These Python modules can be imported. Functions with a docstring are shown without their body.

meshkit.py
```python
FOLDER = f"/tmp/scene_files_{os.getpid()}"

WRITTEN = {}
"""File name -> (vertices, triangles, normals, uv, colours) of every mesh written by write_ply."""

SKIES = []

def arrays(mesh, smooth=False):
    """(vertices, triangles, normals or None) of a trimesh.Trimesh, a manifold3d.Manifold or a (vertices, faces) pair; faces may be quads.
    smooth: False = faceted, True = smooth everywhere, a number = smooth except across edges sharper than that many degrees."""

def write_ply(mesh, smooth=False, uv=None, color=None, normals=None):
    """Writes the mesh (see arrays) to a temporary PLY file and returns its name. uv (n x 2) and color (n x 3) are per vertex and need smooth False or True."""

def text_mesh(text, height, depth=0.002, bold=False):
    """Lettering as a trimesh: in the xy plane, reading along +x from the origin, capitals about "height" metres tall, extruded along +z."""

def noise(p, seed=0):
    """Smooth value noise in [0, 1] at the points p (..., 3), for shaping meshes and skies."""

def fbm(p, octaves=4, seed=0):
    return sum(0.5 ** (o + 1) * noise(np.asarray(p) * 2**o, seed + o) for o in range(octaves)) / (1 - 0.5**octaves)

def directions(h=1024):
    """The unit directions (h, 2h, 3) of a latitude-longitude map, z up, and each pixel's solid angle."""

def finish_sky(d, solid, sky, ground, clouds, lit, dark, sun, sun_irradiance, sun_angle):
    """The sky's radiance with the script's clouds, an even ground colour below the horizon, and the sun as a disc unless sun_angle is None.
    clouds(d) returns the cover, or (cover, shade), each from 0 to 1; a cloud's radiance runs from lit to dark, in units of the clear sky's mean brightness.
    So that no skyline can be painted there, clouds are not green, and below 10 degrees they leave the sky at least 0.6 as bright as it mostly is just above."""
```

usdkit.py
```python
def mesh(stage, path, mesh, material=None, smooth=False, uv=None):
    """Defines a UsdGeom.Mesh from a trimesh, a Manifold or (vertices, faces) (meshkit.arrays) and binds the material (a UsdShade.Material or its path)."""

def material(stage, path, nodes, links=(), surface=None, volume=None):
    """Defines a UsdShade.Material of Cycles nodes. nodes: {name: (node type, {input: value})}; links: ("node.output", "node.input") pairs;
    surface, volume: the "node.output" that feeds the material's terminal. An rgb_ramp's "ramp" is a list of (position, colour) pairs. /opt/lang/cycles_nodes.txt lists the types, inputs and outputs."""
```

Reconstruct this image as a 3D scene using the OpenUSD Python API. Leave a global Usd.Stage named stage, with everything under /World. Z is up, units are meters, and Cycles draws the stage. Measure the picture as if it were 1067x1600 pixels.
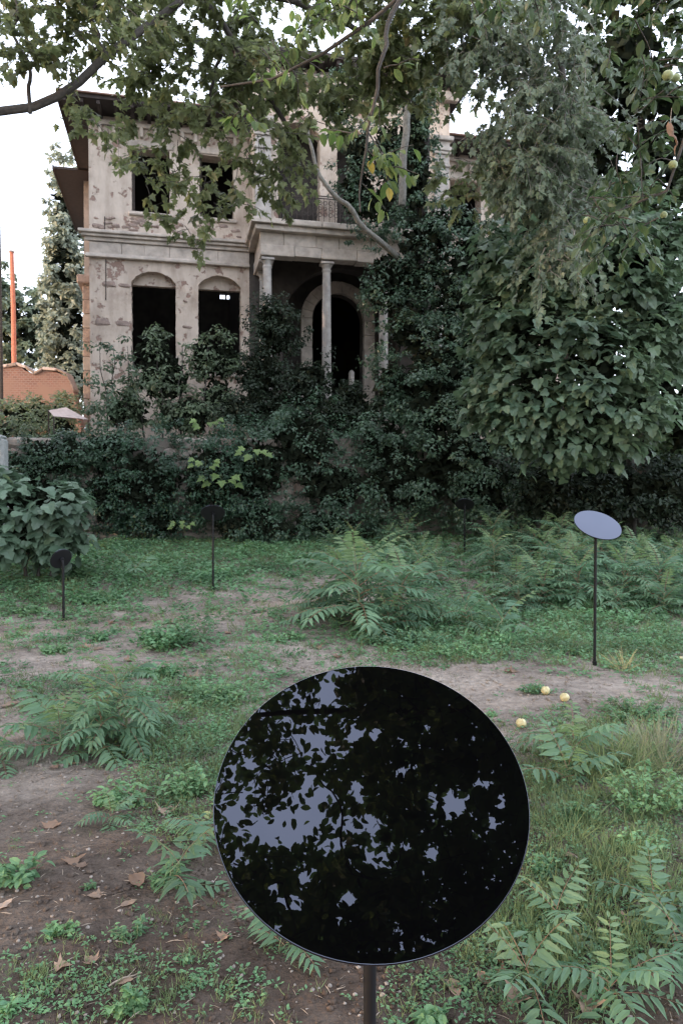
import math
import numpy as np, trimesh, usdkit, meshkit
from shapely.geometry import Polygon, box as sbox
from pxr import Usd, UsdGeom, UsdLux, UsdShade, Gf, Sdf

stage = Usd.Stage.CreateInMemory()
UsdGeom.SetStageUpAxis(stage, 'Z')
UsdGeom.SetStageMetersPerUnit(stage, 1.0)
W = UsdGeom.Xform.Define(stage, '/World')
UsdGeom.Scope.Define(stage, '/World/Looks')

# ------------------------------------------------------------------ camera, sky, sun, exposure
FPX, EYE = 1150.0, np.array([0, 0, 1.6])
PITCH = math.atan(26 / FPX)
cam = UsdGeom.Camera.Define(stage, '/World/camera')
cam.CreateHorizontalApertureAttr(24.0)
cam.CreateVerticalApertureAttr(24.0 * 1600 / 1067)
cam.CreateFocalLengthAttr(24.0 * FPX / 1067)
cam.CreateClippingRangeAttr(Gf.Vec2f(0.05, 3000))
cam.CreateFStopAttr(13.0)
cam.CreateFocusDistanceAttr(1.15)
cam.CreateExposureAttr(3.0)
cx = UsdGeom.Xformable(cam)
cx.AddTranslateOp().Set(Gf.Vec3d(*map(float, EYE)))
cx.AddRotateXOp().Set(90 - math.degrees(PITCH))

SUN_DIR = np.array([-0.95, -0.30, 0.0])
SUN_EL = math.radians(7.0)
SUN_DIR = SUN_DIR / np.linalg.norm(SUN_DIR) * math.cos(SUN_EL)
SUN_DIR[2] = math.sin(SUN_EL)
SUN_ROT = math.atan2(SUN_DIR[0], SUN_DIR[1])
usdkit.material(stage, '/World/Looks/sky_look', {
    'sky': ('sky_texture', {'sky_type': 'single_scattering', 'sun_disc': False, 'sun_elevation': SUN_EL, 'sun_rotation': SUN_ROT,
                            'aerosol_density': 2.0, 'air_density': 1.0, 'ozone_density': 1.0}),
    'tc': ('texture_coordinate', {}),
    'nz': ('noise_texture', {'scale': 2.2, 'detail': 5.0, 'roughness': 0.6}),
    'rm': ('rgb_ramp', {'ramp': [(0.25, (0.45,) * 3), (0.7, (0.85,) * 3)]}),
    'mx': ('mix_color', {'blend_type': 'mix', 'b': (2.45, 2.56, 2.98), 'use_clamp': False}),
    'bg': ('background_shader', {'strength': 0.13})},
    [('tc.generated', 'nz.vector'), ('nz.fac', 'rm.fac'), ('rm.color', 'mx.fac'), ('sky.color', 'mx.a'), ('mx.result', 'bg.color')],
    surface='bg.background')
dome = UsdLux.DomeLight.Define(stage, '/World/sky')
UsdShade.MaterialBindingAPI.Apply(dome.GetPrim()).Bind(UsdShade.Material.Get(stage, '/World/Looks/sky_look'))
sun = UsdLux.DistantLight.Define(stage, '/World/sun')
sun.CreateNormalizeAttr(True)
sun.CreateIntensityAttr(0.12)
sun.CreateAngleAttr(0.5)
sun.CreateColorAttr(Gf.Vec3f(1.0, 0.72, 0.55))
zz = SUN_DIR
xx = np.cross([0, 0, 1], zz); xx /= np.linalg.norm(xx)
yy = np.cross(zz, xx)
m4 = Gf.Matrix4d(*[float(v) for v in (*xx, 0, *yy, 0, *zz, 0, 0, 0, 0, 1)])
UsdGeom.Xformable(sun).AddTransformOp().Set(m4)

# ------------------------------------------------------------------ helpers
R = np.random.default_rng
FWD = np.array([0, math.cos(PITCH), -math.sin(PITCH)]); UPV = np.array([0, math.sin(PITCH), math.cos(PITCH)]); RT = np.array([1.0, 0, 0])


def at(px, py, Y):
    """The point at distance Y (along y) that the photograph shows at pixel px, py."""
    d = FWD + RT * (px - 533.5) / FPX - UPV * (py - 800) / FPX
    return EYE + d * (Y / d[1])


def smoothstep(a, b, x):
    t = np.clip((x - a) / (b - a), 0, 1)
    return t * t * (3 - 2 * t)


def G(x, y):
    """Ground height."""
    x, y = np.asarray(x, float), np.asarray(y, float)
    p = np.stack([x, y, 0 * x], -1)
    return 0.55 * smoothstep(7, 18, y) + 0.16 * (meshkit.fbm(p * 0.5, 2, 3) - 0.5) * smoothstep(1, 4, y) + 0.05 * (meshkit.fbm(p * 2.1, 3, 5) - 0.5)


def ground_at(px, py):
    """Where the line of sight through the pixel meets the ground."""
    d = FWD + RT * (px - 533.5) / FPX - UPV * (py - 800) / FPX
    t = 1.0
    lo, hi = 0.5, 40.0
    for _ in range(40):
        t = 0.5 * (lo + hi)
        q = EYE + d * t
        if q[2] > G(q[0], q[1]):
            lo = t
        else:
            hi = t
    q = EYE + d * t
    return np.array([q[0], q[1], float(G(q[0], q[1]))])


def norm(a):
    return a / np.maximum(np.linalg.norm(a, axis=-1, keepdims=True), 1e-9)


used = {}


def path_for(name, parent='/World'):
    k = (parent, name)
    n = used.get(k, 0)
    used[k] = n + 1
    return f'{parent}/{name}' + (f'_{n:03d}' if n else '')


def tag(p, label=None, cat=None, group=None, kind=None):
    p = p.GetPrim() if hasattr(p, 'GetPrim') else p
    for k, v in (('label', label), ('category', cat), ('group', group), ('kind', kind)):
        if v:
            p.SetCustomDataByKey(k, v)
    return p


def thing(name, label, cat, loc=(0, 0, 0), rot=0, scale=1, group=None):
    x = UsdGeom.Xform.Define(stage, path_for(name))
    x.AddTranslateOp().Set(Gf.Vec3d(*map(float, loc)))
    if rot:
        x.AddRotateZOp().Set(float(rot))
    if scale != 1:
        x.AddScaleOp().Set(Gf.Vec3f(scale, scale, scale))
    tag(x, label, cat, group)
    return x


def cat_meshes(ms):
    V, F, n = [], [], 0
    for m in ms:
        v, f = (m.vertices, m.faces) if hasattr(m, 'vertices') else m
        f = np.asarray(f)
        if len(f) and f.shape[1] == 4:
            f = np.vstack([f[:, [0, 1, 2]], f[:, [0, 2, 3]]])
        V.append(np.asarray(v)); F.append(f + n); n += len(v)
    return np.vstack(V), np.vstack(F)


def obj(name, mesh, mat, parent=None, smooth=False, kind=None, label=None):
    pp = '/World' if parent is None else str(parent.GetPrim().GetPath())
    if isinstance(mesh, list):
        mesh = cat_meshes(mesh)
    o = usdkit.mesh(stage, path_for(name, pp), mesh, MAT[mat] if isinstance(mat, str) else mat, smooth)
    if kind or label:
        tag(o, label, None, None, kind)
    return o


def shifted(mesh, off):
    if isinstance(mesh, list):
        mesh = cat_meshes(mesh)
    v, f = (mesh.vertices, mesh.faces) if hasattr(mesh, 'vertices') else mesh
    return np.asarray(v) - np.asarray(off), f


def tube(points, radii, sides=6):
    P = np.asarray(points, float); n = len(P)
    r = np.broadcast_to(np.asarray(radii, float), (n,))
    T = norm(np.gradient(P, axis=0))
    ref = np.array([0.31, 0.9, 0.2])
    A = norm(np.cross(T, ref)); B = np.cross(T, A)
    th = np.arange(sides) * 2 * np.pi / sides
    V = P[:, None] + r[:, None, None] * (np.cos(th)[None, :, None] * A[:, None] + np.sin(th)[None, :, None] * B[:, None])
    V = V.reshape(-1, 3)
    i, j = np.meshgrid(np.arange(n - 1), np.arange(sides), indexing='ij')
    a = i * sides + j; b = i * sides + (j + 1) % sides
    F = np.vstack([np.stack([a, b, b + sides], -1).reshape(-1, 3), np.stack([a, b + sides, a + sides], -1).reshape(-1, 3)])
    caps = [[0, k + 1, k] for k in range(1, sides - 1)] + [[(n - 1) * sides, (n - 1) * sides + k, (n - 1) * sides + k + 1] for k in range(1, sides - 1)]
    return V, np.vstack([F, caps])


def wiggle(pts, n=12, amp=0.05, seed=0):
    """A smooth bent path through pts."""
    P = np.asarray(pts, float)
    s = np.r_[0, np.cumsum(np.linalg.norm(np.diff(P, axis=0), axis=1))]
    from scipy.interpolate import PchipInterpolator
    t = np.linspace(0, s[-1], n)
    Q = PchipInterpolator(s, P)(t) if len(P) > 2 else np.array([np.interp(t, s, P[:, k]) for k in range(3)]).T
    o = np.stack([meshkit.fbm(np.stack([t * 1.7 / max(s[-1], 1e-3) * 4, 0 * t + k * 7.3, 0 * t], -1), 2, seed) - 0.5 for k in range(3)], -1)
    w = np.sin(np.linspace(0, np.pi, n))[:, None]
    return Q + o * amp * 2 * w


def bx(x0, x1, y0, y1, z0, z1):
    m = trimesh.creation.box([x1 - x0, y1 - y0, z1 - z0]); m.apply_translation([(x0 + x1) / 2, (y0 + y1) / 2, (z0 + z1) / 2]); return m


def rough_box(x0, x1, y0, y1, z0, z1, c=0.015, jit=0.0, seed=0):
    """A block with chamfered, slightly uneven edges."""
    r = R(seed)
    v = []
    for sx in (0, 1):
        for sy in (0, 1):
            for sz in (0, 1):
                for k in range(3):
                    p = [(x0, x1)[sx], (y0, y1)[sy], (z0, z1)[sz]]
                    for q in range(3):
                        if q != k:
                            p[q] += (c if (sx, sy, sz)[q] == 0 else -c)
                    v.append(np.array(p) + r.normal(0, 1, 3) * jit)
    return trimesh.convex.convex_hull(np.array(v))


# ------------------------------------------------------------------ materials
MAT = {}


def mat(name, nodes, links, surface):
    MAT[name] = usdkit.material(stage, '/World/Looks/' + name, nodes, links, surface=surface)


def leafmat(name, cols, transl=0.3, rough=0.45, spec=0.5, var=0.35):
    """Leaves: each leaf its own tone, with lighter and darker boughs, and light passing through."""
    mat(name, {
        'g': ('geometry', {}), 'oi': ('object_info', {}), 'ra': ('math', {'math_type': 'add'}), 'rf': ('math', {'math_type': 'fraction'}),
        'r': ('rgb_ramp', {'ramp': [(i / (len(cols) - 1), c) for i, c in enumerate(cols)]}),
        'n': ('noise_texture', {'scale': 1.6, 'detail': 2.0}),
        'mr': ('map_range', {'from_min': 0.3, 'from_max': 0.7, 'to_min': 1 - var, 'to_max': 1 + var}),
        'h': ('hsv', {}),
        'p': ('principled_bsdf', {'roughness': rough, 'specular_ior_level': spec}),
        't': ('translucent_bsdf', {}),
        'tc': ('hsv', {'saturation': 1.15, 'value': 1.3}),
        'm': ('mix_closure', {'fac': transl})},
        [('g.random_per_island', 'ra.value1'), ('oi.random', 'ra.value2'), ('ra.value', 'rf.value1'), ('rf.value', 'r.fac'), ('g.position', 'n.vector'), ('n.fac', 'mr.value'), ('mr.result', 'h.value'), ('r.color', 'h.color'),
         ('h.color', 'p.base_color'), ('h.color', 'tc.color'), ('tc.color', 't.color'), ('p.BSDF', 'm.closure1'), ('t.BSDF', 'm.closure2')], 'm.closure')


def plain(name, col, rough=0.6, scale=8.0, var=0.25, bump=0.2, metallic=0.0, spec=0.5, dist=0.02, col2=None):
    c2 = col2 or tuple(c * (1 - var) for c in col)
    c1 = col if col2 else tuple(c * (1 + var) for c in col)
    mat(name, {'g': ('geometry', {}), 'n': ('noise_texture', {'scale': scale, 'detail': 6.0, 'roughness': 0.65}),
               'r': ('rgb_ramp', {'ramp': [(0.3, c2), (0.7, c1)]}),
               'b': ('bump', {'strength': bump, 'distance': dist}),
               'p': ('principled_bsdf', {'roughness': rough, 'metallic': metallic, 'specular_ior_level': spec})},
        [('g.position', 'n.vector'), ('n.fac', 'r.fac'), ('r.color', 'p.base_color'), ('n.fac', 'b.height'), ('b.normal', 'p.normal')], 'p.BSDF')


leafmat('plane_leaf', [(0.116, 0.141, 0.066), (0.163, 0.186, 0.093), (0.205, 0.214, 0.112), (0.137, 0.168, 0.082), (0.226, 0.19, 0.102)], 0.58)
leafmat('apple_leaf', [(0.057, 0.096, 0.033), (0.1, 0.144, 0.049), (0.143, 0.177, 0.066), (0.072, 0.117, 0.042)], 0.48, 0.45)
leafmat('yellow_leaf', [(0.35, 0.27, 0.06), (0.28, 0.24, 0.06)], 0.35, 0.5)
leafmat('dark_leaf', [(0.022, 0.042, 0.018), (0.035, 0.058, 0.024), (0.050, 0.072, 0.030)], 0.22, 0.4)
leafmat('ivy_leaf', [(0.03, 0.066, 0.037), (0.046, 0.086, 0.051), (0.068, 0.114, 0.069), (0.039, 0.072, 0.041)], 0.15, 0.36, 0.5)
leafmat('fig_leaf', [(0.07, 0.118, 0.077), (0.092, 0.147, 0.096), (0.115, 0.173, 0.115), (0.079, 0.125, 0.079), (0.105, 0.151, 0.084)], 0.22, 0.5, 0.45)
leafmat('pale_leaf', [(0.101, 0.133, 0.082), (0.13, 0.159, 0.106), (0.076, 0.108, 0.058), (0.108, 0.126, 0.072)], 0.35, 0.45)
leafmat('frond_leaf', [(0.083, 0.154, 0.086), (0.105, 0.182, 0.105), (0.127, 0.209, 0.123), (0.088, 0.163, 0.099)], 0.32, 0.52, 0.34, 0.3)
leafmat('young_frond_leaf', [(0.127, 0.193, 0.094), (0.143, 0.209, 0.099)], 0.35, 0.5, 0.4, 0.2)
leafmat('weed_leaf', [(0.082, 0.173, 0.083), (0.119, 0.223, 0.109), (0.157, 0.272, 0.124), (0.09, 0.181, 0.104)], 0.3, 0.5, 0.4)
leafmat('bright_leaf', [(0.14, 0.22, 0.07), (0.17, 0.25, 0.08)], 0.35, 0.5)
leafmat('grass_blade', [(0.085, 0.135, 0.055), (0.12, 0.165, 0.075), (0.15, 0.19, 0.09), (0.095, 0.145, 0.065), (0.22, 0.21, 0.13)], 0.3, 0.55, 0.3)
leafmat('dry_grass', [(0.30, 0.27, 0.14), (0.38, 0.33, 0.19), (0.22, 0.24, 0.10)], 0.3, 0.6, 0.3)
leafmat('climber_leaf', [(0.221, 0.26, 0.19), (0.306, 0.322, 0.267), (0.17, 0.214, 0.152), (0.391, 0.338, 0.305)], 0.25, 0.5)
leafmat('shrub_leaf', [(0.076, 0.117, 0.069), (0.11, 0.152, 0.085), (0.138, 0.179, 0.103), (0.062, 0.097, 0.055)], 0.25, 0.45)
leafmat('dead_leaf_skin', [(0.2, 0.125, 0.085), (0.27, 0.18, 0.125), (0.34, 0.25, 0.19), (0.16, 0.1, 0.07)], 0.15, 0.7, 0.3)
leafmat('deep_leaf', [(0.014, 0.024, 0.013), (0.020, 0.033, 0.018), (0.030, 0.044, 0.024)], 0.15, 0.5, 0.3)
leafmat('bough_leaf', [(0.040, 0.068, 0.030), (0.055, 0.085, 0.038), (0.075, 0.105, 0.048)], 0.25, 0.42)
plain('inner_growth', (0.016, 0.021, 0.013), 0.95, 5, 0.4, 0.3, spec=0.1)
plain('bark_pale', (0.15, 0.14, 0.12), 0.85, 14, 0.45, 0.6)
plain('bark_dark', (0.055, 0.048, 0.042), 0.9, 18, 0.4, 0.6)
plain('green_stem', (0.12, 0.15, 0.07), 0.6, 10, 0.2, 0.1)
plain('red_stem', (0.20, 0.11, 0.07), 0.6, 10, 0.2, 0.1)
plain('stone', (0.42, 0.365, 0.315), 0.9, 3, 0.34, 0.5)
plain('column_stone', (0.33, 0.305, 0.28), 0.85, 4, 0.3, 0.4)
plain('brown_stone', (0.25, 0.19, 0.16), 0.95, 9, 0.35, 0.8)
plain('rubble_stone', (0.30, 0.26, 0.225), 0.95, 6, 0.3, 0.8)
plain('mortar', (0.20, 0.175, 0.15), 0.95, 8, 0.3, 0.7)
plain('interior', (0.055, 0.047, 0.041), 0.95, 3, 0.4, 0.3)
plain('eave_wood', (0.036, 0.027, 0.025), 0.85, 10, 0.3, 0.4)
plain('roof_tile', (0.20, 0.12, 0.09), 0.9, 12, 0.3, 0.5)
plain('rust_iron', (0.055, 0.042, 0.036), 0.8, 30, 0.4, 0.5)
plain('pink_plaster', (0.28, 0.24, 0.215), 0.92, 4, 0.22, 0.5)
plain('terracotta', (0.25, 0.19, 0.16), 0.9, 10, 0.3, 0.6)
plain('red_metal', (0.50, 0.16, 0.09), 0.7, 12, 0.2, 0.2)
plain('canvas', (0.52, 0.42, 0.38), 0.9, 6, 0.12, 0.2)
plain('grey_slab', (0.30, 0.31, 0.30), 0.9, 12, 0.2, 0.4)
plain('black_metal', (0.005, 0.005, 0.006), 0.5, 60, 0.25, 0.05, spec=0.25)
plain('fruit_skin', (0.58, 0.53, 0.30), 0.45, 45, 0.14, 0.1, col2=(0.36, 0.28, 0.13))
plain('green_fruit_skin', (0.27, 0.31, 0.15), 0.4, 14, 0.14, 0.05)
plain('pebble', (0.22, 0.19, 0.165), 0.85, 25, 0.35, 0.2)
plain('straw', (0.25, 0.20, 0.155), 0.8, 20, 0.3, 0.1)
# black mirror glass
mat('mirror_glass', {'g': ('geometry', {}), 'n': ('noise_texture', {'scale': 9.0, 'detail': 4.0}),
                     'mr': ('map_range', {'from_min': 0.58, 'from_max': 0.85, 'to_min': 0.002, 'to_max': 0.03, 'clamp': True}),
                     'f': ('fresnel', {'IOR': 1.5}), 'd': ('diffuse_bsdf', {'color': (0.0004, 0.0004, 0.0005)}),
                     's': ('glossy_bsdf', {'color': (0.74, 0.80, 1.0)}), 'k': ('math', {'math_type': 'multiply', 'value2': 2.4}), 'm': ('mix_closure', {})},
    [('g.position', 'n.vector'), ('n.fac', 'mr.value'), ('mr.result', 's.roughness'), ('f.fac', 'k.value1'), ('k.value', 'm.fac'), ('d.BSDF', 'm.closure1'), ('s.BSDF', 'm.closure2')], 'm.closure')
# old plaster: large stains, streaks that run down, flaked patches showing darker render
mat('plaster', {
    'g': ('geometry', {}),
    'n1': ('noise_texture', {'scale': 1.1, 'detail': 8.0, 'roughness': 0.7}),
    'r1': ('rgb_ramp', {'ramp': [(0.30, (0.33, 0.265, 0.215)), (0.46, (0.50, 0.42, 0.35)), (0.62, (0.57, 0.485, 0.41)), (0.75, (0.49, 0.44, 0.39))]}),
    'mp': ('mapping', {'scale': (2.2, 2.2, 0.6)}),
    'n2': ('noise_texture', {'scale': 1.6, 'detail': 5.0, 'roughness': 0.6}),
    'r2': ('rgb_ramp', {'ramp': [(0.40, (0.62, 0.58, 0.56)), (0.58, (1, 1, 1))]}),
    'mx': ('mix_color', {'blend_type': 'multiply', 'fac': 0.55}),
    'n3': ('noise_texture', {'scale': 3.4, 'detail': 7.0, 'roughness': 0.62}),
    'r3': ('rgb_ramp', {'ramp': [(0.585, (0, 0, 0)), (0.62, (1, 1, 1))]}),
    'm3': ('mix_color', {'b': (0.27, 0.185, 0.15)}),
    'sub': ('math', {'math_type': 'multiply', 'value2': -0.6}),
    'ad': ('math', {'math_type': 'add'}),
    'b': ('bump', {'strength': 0.7, 'distance': 0.03}),
    'p': ('principled_bsdf', {'roughness': 0.93, 'specular_ior_level': 0.2})},
    [('g.position', 'n1.vector'), ('n1.fac', 'r1.fac'), ('g.position', 'mp.vector'), ('mp.vector', 'n2.vector'), ('n2.fac', 'r2.fac'),
     ('r1.color', 'mx.a'), ('r2.color', 'mx.b'), ('g.position', 'n3.vector'), ('n3.fac', 'r3.fac'), ('r3.color', 'm3.fac'), ('mx.result', 'm3.a'),
     ('m3.result', 'p.base_color'), ('r3.color', 'sub.value1'), ('sub.value', 'ad.value1'), ('n1.fac', 'ad.value2'), ('ad.value', 'b.height'), ('b.normal', 'p.normal')], 'p.BSDF')
# old brick wall far behind
mat('old_brick', {
    'tc': ('texture_coordinate', {}), 'mp': ('mapping', {'rotation': (math.pi / 2, 0, 0)}),
    'br': ('brick_texture', {'scale': 3.2, 'color1': (0.24, 0.115, 0.09), 'color2': (0.17, 0.085, 0.072), 'mortar': (0.26, 0.20, 0.17), 'mortar_size': 0.03}),
    'n': ('noise_texture', {'scale': 1.4, 'detail': 6.0}), 'r': ('rgb_ramp', {'ramp': [(0.42, (0, 0, 0)), (0.6, (1, 1, 1))]}),
    'm': ('mix_color', {'b': (0.24, 0.15, 0.12)}), 'b': ('bump', {'strength': 0.6, 'distance': 0.03}),
    'p': ('principled_bsdf', {'roughness': 0.95})},
    [('tc.object', 'mp.vector'), ('mp.vector', 'br.vector'), ('tc.object', 'n.vector'), ('n.fac', 'r.fac'), ('r.color', 'm.fac'), ('br.color', 'm.a'), ('m.result', 'p.base_color'),
     ('n.fac', 'b.height'), ('b.normal', 'p.normal')], 'p.BSDF')
# soil: dark humus near the trees, paler dust in the trodden band, moss and crumbs
mat('soil', {
    'g': ('geometry', {}), 'sx': ('separate_xyz', {}),
    'n1': ('noise_texture', {'scale': 0.9, 'detail': 7.0, 'roughness': 0.65}),
    'n2': ('noise_texture', {'scale': 14.0, 'detail': 8.0, 'roughness': 0.7}),
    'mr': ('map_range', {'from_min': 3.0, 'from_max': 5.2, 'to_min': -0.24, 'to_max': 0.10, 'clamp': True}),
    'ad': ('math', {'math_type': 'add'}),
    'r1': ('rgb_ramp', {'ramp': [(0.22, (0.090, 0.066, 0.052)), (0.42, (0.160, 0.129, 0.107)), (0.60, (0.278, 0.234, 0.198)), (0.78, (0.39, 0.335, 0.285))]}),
    'r2': ('rgb_ramp', {'ramp': [(0.32, (0.55, 0.53, 0.52)), (0.55, (1, 1, 1)), (0.72, (1.35, 1.3, 1.25))]}),
    'mx': ('mix_color', {'blend_type': 'multiply', 'fac': 0.85, 'use_clamp_result': False}),
    'v': ('voronoi_texture', {'scale': 55.0}),
    'bh': ('math', {'math_type': 'multiply_add', 'value2': 0.35}),
    'b': ('bump', {'strength': 0.9, 'distance': 0.035}),
    'p': ('principled_bsdf', {'roughness': 0.97, 'specular_ior_level': 0.15})},
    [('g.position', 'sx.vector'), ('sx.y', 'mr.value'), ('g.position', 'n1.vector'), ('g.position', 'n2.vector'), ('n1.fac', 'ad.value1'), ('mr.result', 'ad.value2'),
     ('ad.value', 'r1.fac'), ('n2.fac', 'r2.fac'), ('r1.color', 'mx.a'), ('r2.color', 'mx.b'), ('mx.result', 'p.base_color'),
     ('g.position', 'v.vector'), ('v.distance', 'bh.value1'), ('n2.fac', 'bh.value3'), ('bh.value', 'b.height'), ('b.normal', 'p.normal')], 'p.BSDF')

# ------------------------------------------------------------------ leaf shapes (y = along the leaf, z = its upper face, length 1)


def fan(outline, bend=0.15, fold=0.12, centre=(0, 0.42)):
    o = np.array(outline, float)
    v = np.vstack([[*centre], o])
    z = -bend * (v[:, 1] - 0.3) ** 2 + fold * np.abs(v[:, 0])
    z[0] -= 0.02
    n = len(o)
    f = [[0, 1 + (i + 1) % n, 1 + i] for i in range(n)]
    return np.c_[v, z], np.array(f)


def mirror_outline(right):
    return right + [(-x, y) for x, y in right[::-1] if abs(x) > 1e-6]


OVAL = fan(mirror_outline([(0, 0), (0.20, 0.22), (0.27, 0.48), (0.18, 0.78), (0, 1.0)]), 0.35, 0.22)
PLANE = fan(mirror_outline([(0, 0.05), (0.16, 0.02), (0.42, 0.06), (0.30, 0.22), (0.58, 0.46), (0.27, 0.50), (0.24, 0.66), (0, 1.0)]), 0.3, 0.12, (0, 0.34))
HEART = fan(mirror_outline([(0, 0.06), (0.22, 0.0), (0.42, 0.16), (0.44, 0.42), (0.27, 0.60), (0.30, 0.74), (0, 1.0)]), 0.4, 0.18, (0, 0.4))
IVY = fan(mirror_outline([(0, 0), (0.40, 0.12), (0.27, 0.40), (0.20, 0.6), (0, 1.0)]), 0.3, 0.2, (0, 0.35))
SMALL = (np.array([[0, 0, 0], [0.3, 0.45, 0.09], [0, 1, -0.06], [-0.3, 0.45, 0.09], [0, 0.45, 0]]), np.array([[0, 1, 4], [1, 2, 4], [2, 3, 4], [3, 0, 4]]))
LANCE = (np.array([[0, 0, 0], [0.15, 0.22, 0.05], [0.12, 0.6, 0.01], [0, 1, -0.14], [-0.12, 0.6, 0.01], [-0.15, 0.22, 0.05], [0, 0.25, 0], [0, 0.62, -0.03]]),
         np.array([[0, 1, 6], [1, 2, 7], [1, 7, 6], [2, 3, 7], [0, 6, 5], [6, 7, 5], [5, 7, 4], [7, 3, 4]]))


def leaves(tmpl, pos, axis, nrm, size, wide=None):
    """One mesh of leaves: tmpl set at pos, pointing along axis, its upper face towards nrm."""
    v, f = tmpl
    pos = np.asarray(pos, float); n = len(pos)
    a = norm(np.asarray(axis, float)); x = norm(np.cross(a, nrm)); z = np.cross(x, a)
    s = np.broadcast_to(np.asarray(size, float), (n,))[:, None, None]
    w = 1.0 if wide is None else np.asarray(wide)[:, None, None]
    V = pos[:, None] + s * (w * v[None, :, 0:1] * x[:, None] + v[None, :, 1:2] * a[:, None] + v[None, :, 2:3] * z[:, None])
    F = f[None] + (np.arange(n) * len(v))[:, None, None]
    return V.reshape(-1, 3), F.reshape(-1, 3)


def leaf_frames(r, out, droop=0.4, up=0.5, jit=0.6):
    n = len(out)
    nn = norm(out * 0.6 + np.array([0, 0, up]) + r.normal(0, jit, (n, 3)) * 0.6)
    ax = r.normal(0, 1, (n, 3)) + out * 0.5 + np.array([0, 0, -droop * 2])
    ax = ax - nn * (ax * nn).sum(1, keepdims=True)
    return norm(ax), nn


def blob(r, ells, n, depth=0.25, bumpy=0.3, freq=1.4, gap=0.42, gfreq=2.2, back=0.3, seed=0, floor=None, per=34, clump=0.16):
    """Leaf places in boughs (tight clumps of leaves) set in a lumpy skin over a union of ellipsoids (cx,cy,cz,rx,ry,rz)."""
    E = np.array(ells, float)
    area = (E[:, 3] * E[:, 5] + E[:, 4] * E[:, 5] + E[:, 3] * E[:, 4]) ** 0.9
    nc = max(8, int(n * 1.25) // per)
    k = r.choice(len(E), nc, p=area / area.sum())
    d = norm(r.normal(0, 1, (nc, 3)))
    c, q = E[k, :3], E[k, 3:]
    nb = meshkit.fbm((c + d * q) * freq, 3, seed)
    rad = 1 + bumpy * 2 * (nb - 0.5) - depth * r.random(nc) ** 1.5 + 0.18 * np.maximum(r.normal(0, 1, nc), 0)
    C_ = c + d * q * rad[:, None]
    out = norm(d / q)
    keep = np.ones(nc, bool)
    for j in range(len(E)):
        inside = (((C_ - E[j, :3]) / (E[j, 3:] * 0.72)) ** 2).sum(1) < 1
        keep &= ~(inside & (k != j))
    keep &= meshkit.fbm(C_ * gfreq + 11.3, 2, seed + 5) > gap - 0.25 * r.random(nc)
    view = norm(EYE - C_)
    keep &= ((out * view).sum(1) > -0.2) | (r.random(nc) < back)
    C_, out = C_[keep], out[keep]
    sz = clump * r.uniform(0.6, 1.5, len(C_))
    o = r.normal(0, 1, (len(C_), per, 3)); o = o / np.linalg.norm(o, axis=-1, keepdims=True) * r.random((len(C_), per, 1)) ** 0.45
    o = o * sz[:, None, None] * [1.15, 1.15, 0.75]
    P = (C_[:, None] + o).reshape(-1, 3)
    O = norm(np.repeat(out, per, 0) * 0.7 + norm(o.reshape(-1, 3)) * 0.7 + [0, 0, .15])
    ok = (r.random(len(P)) < .9)
    if floor is not None:
        ok &= P[:, 2] > floor
    return P[ok], O[ok]


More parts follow.
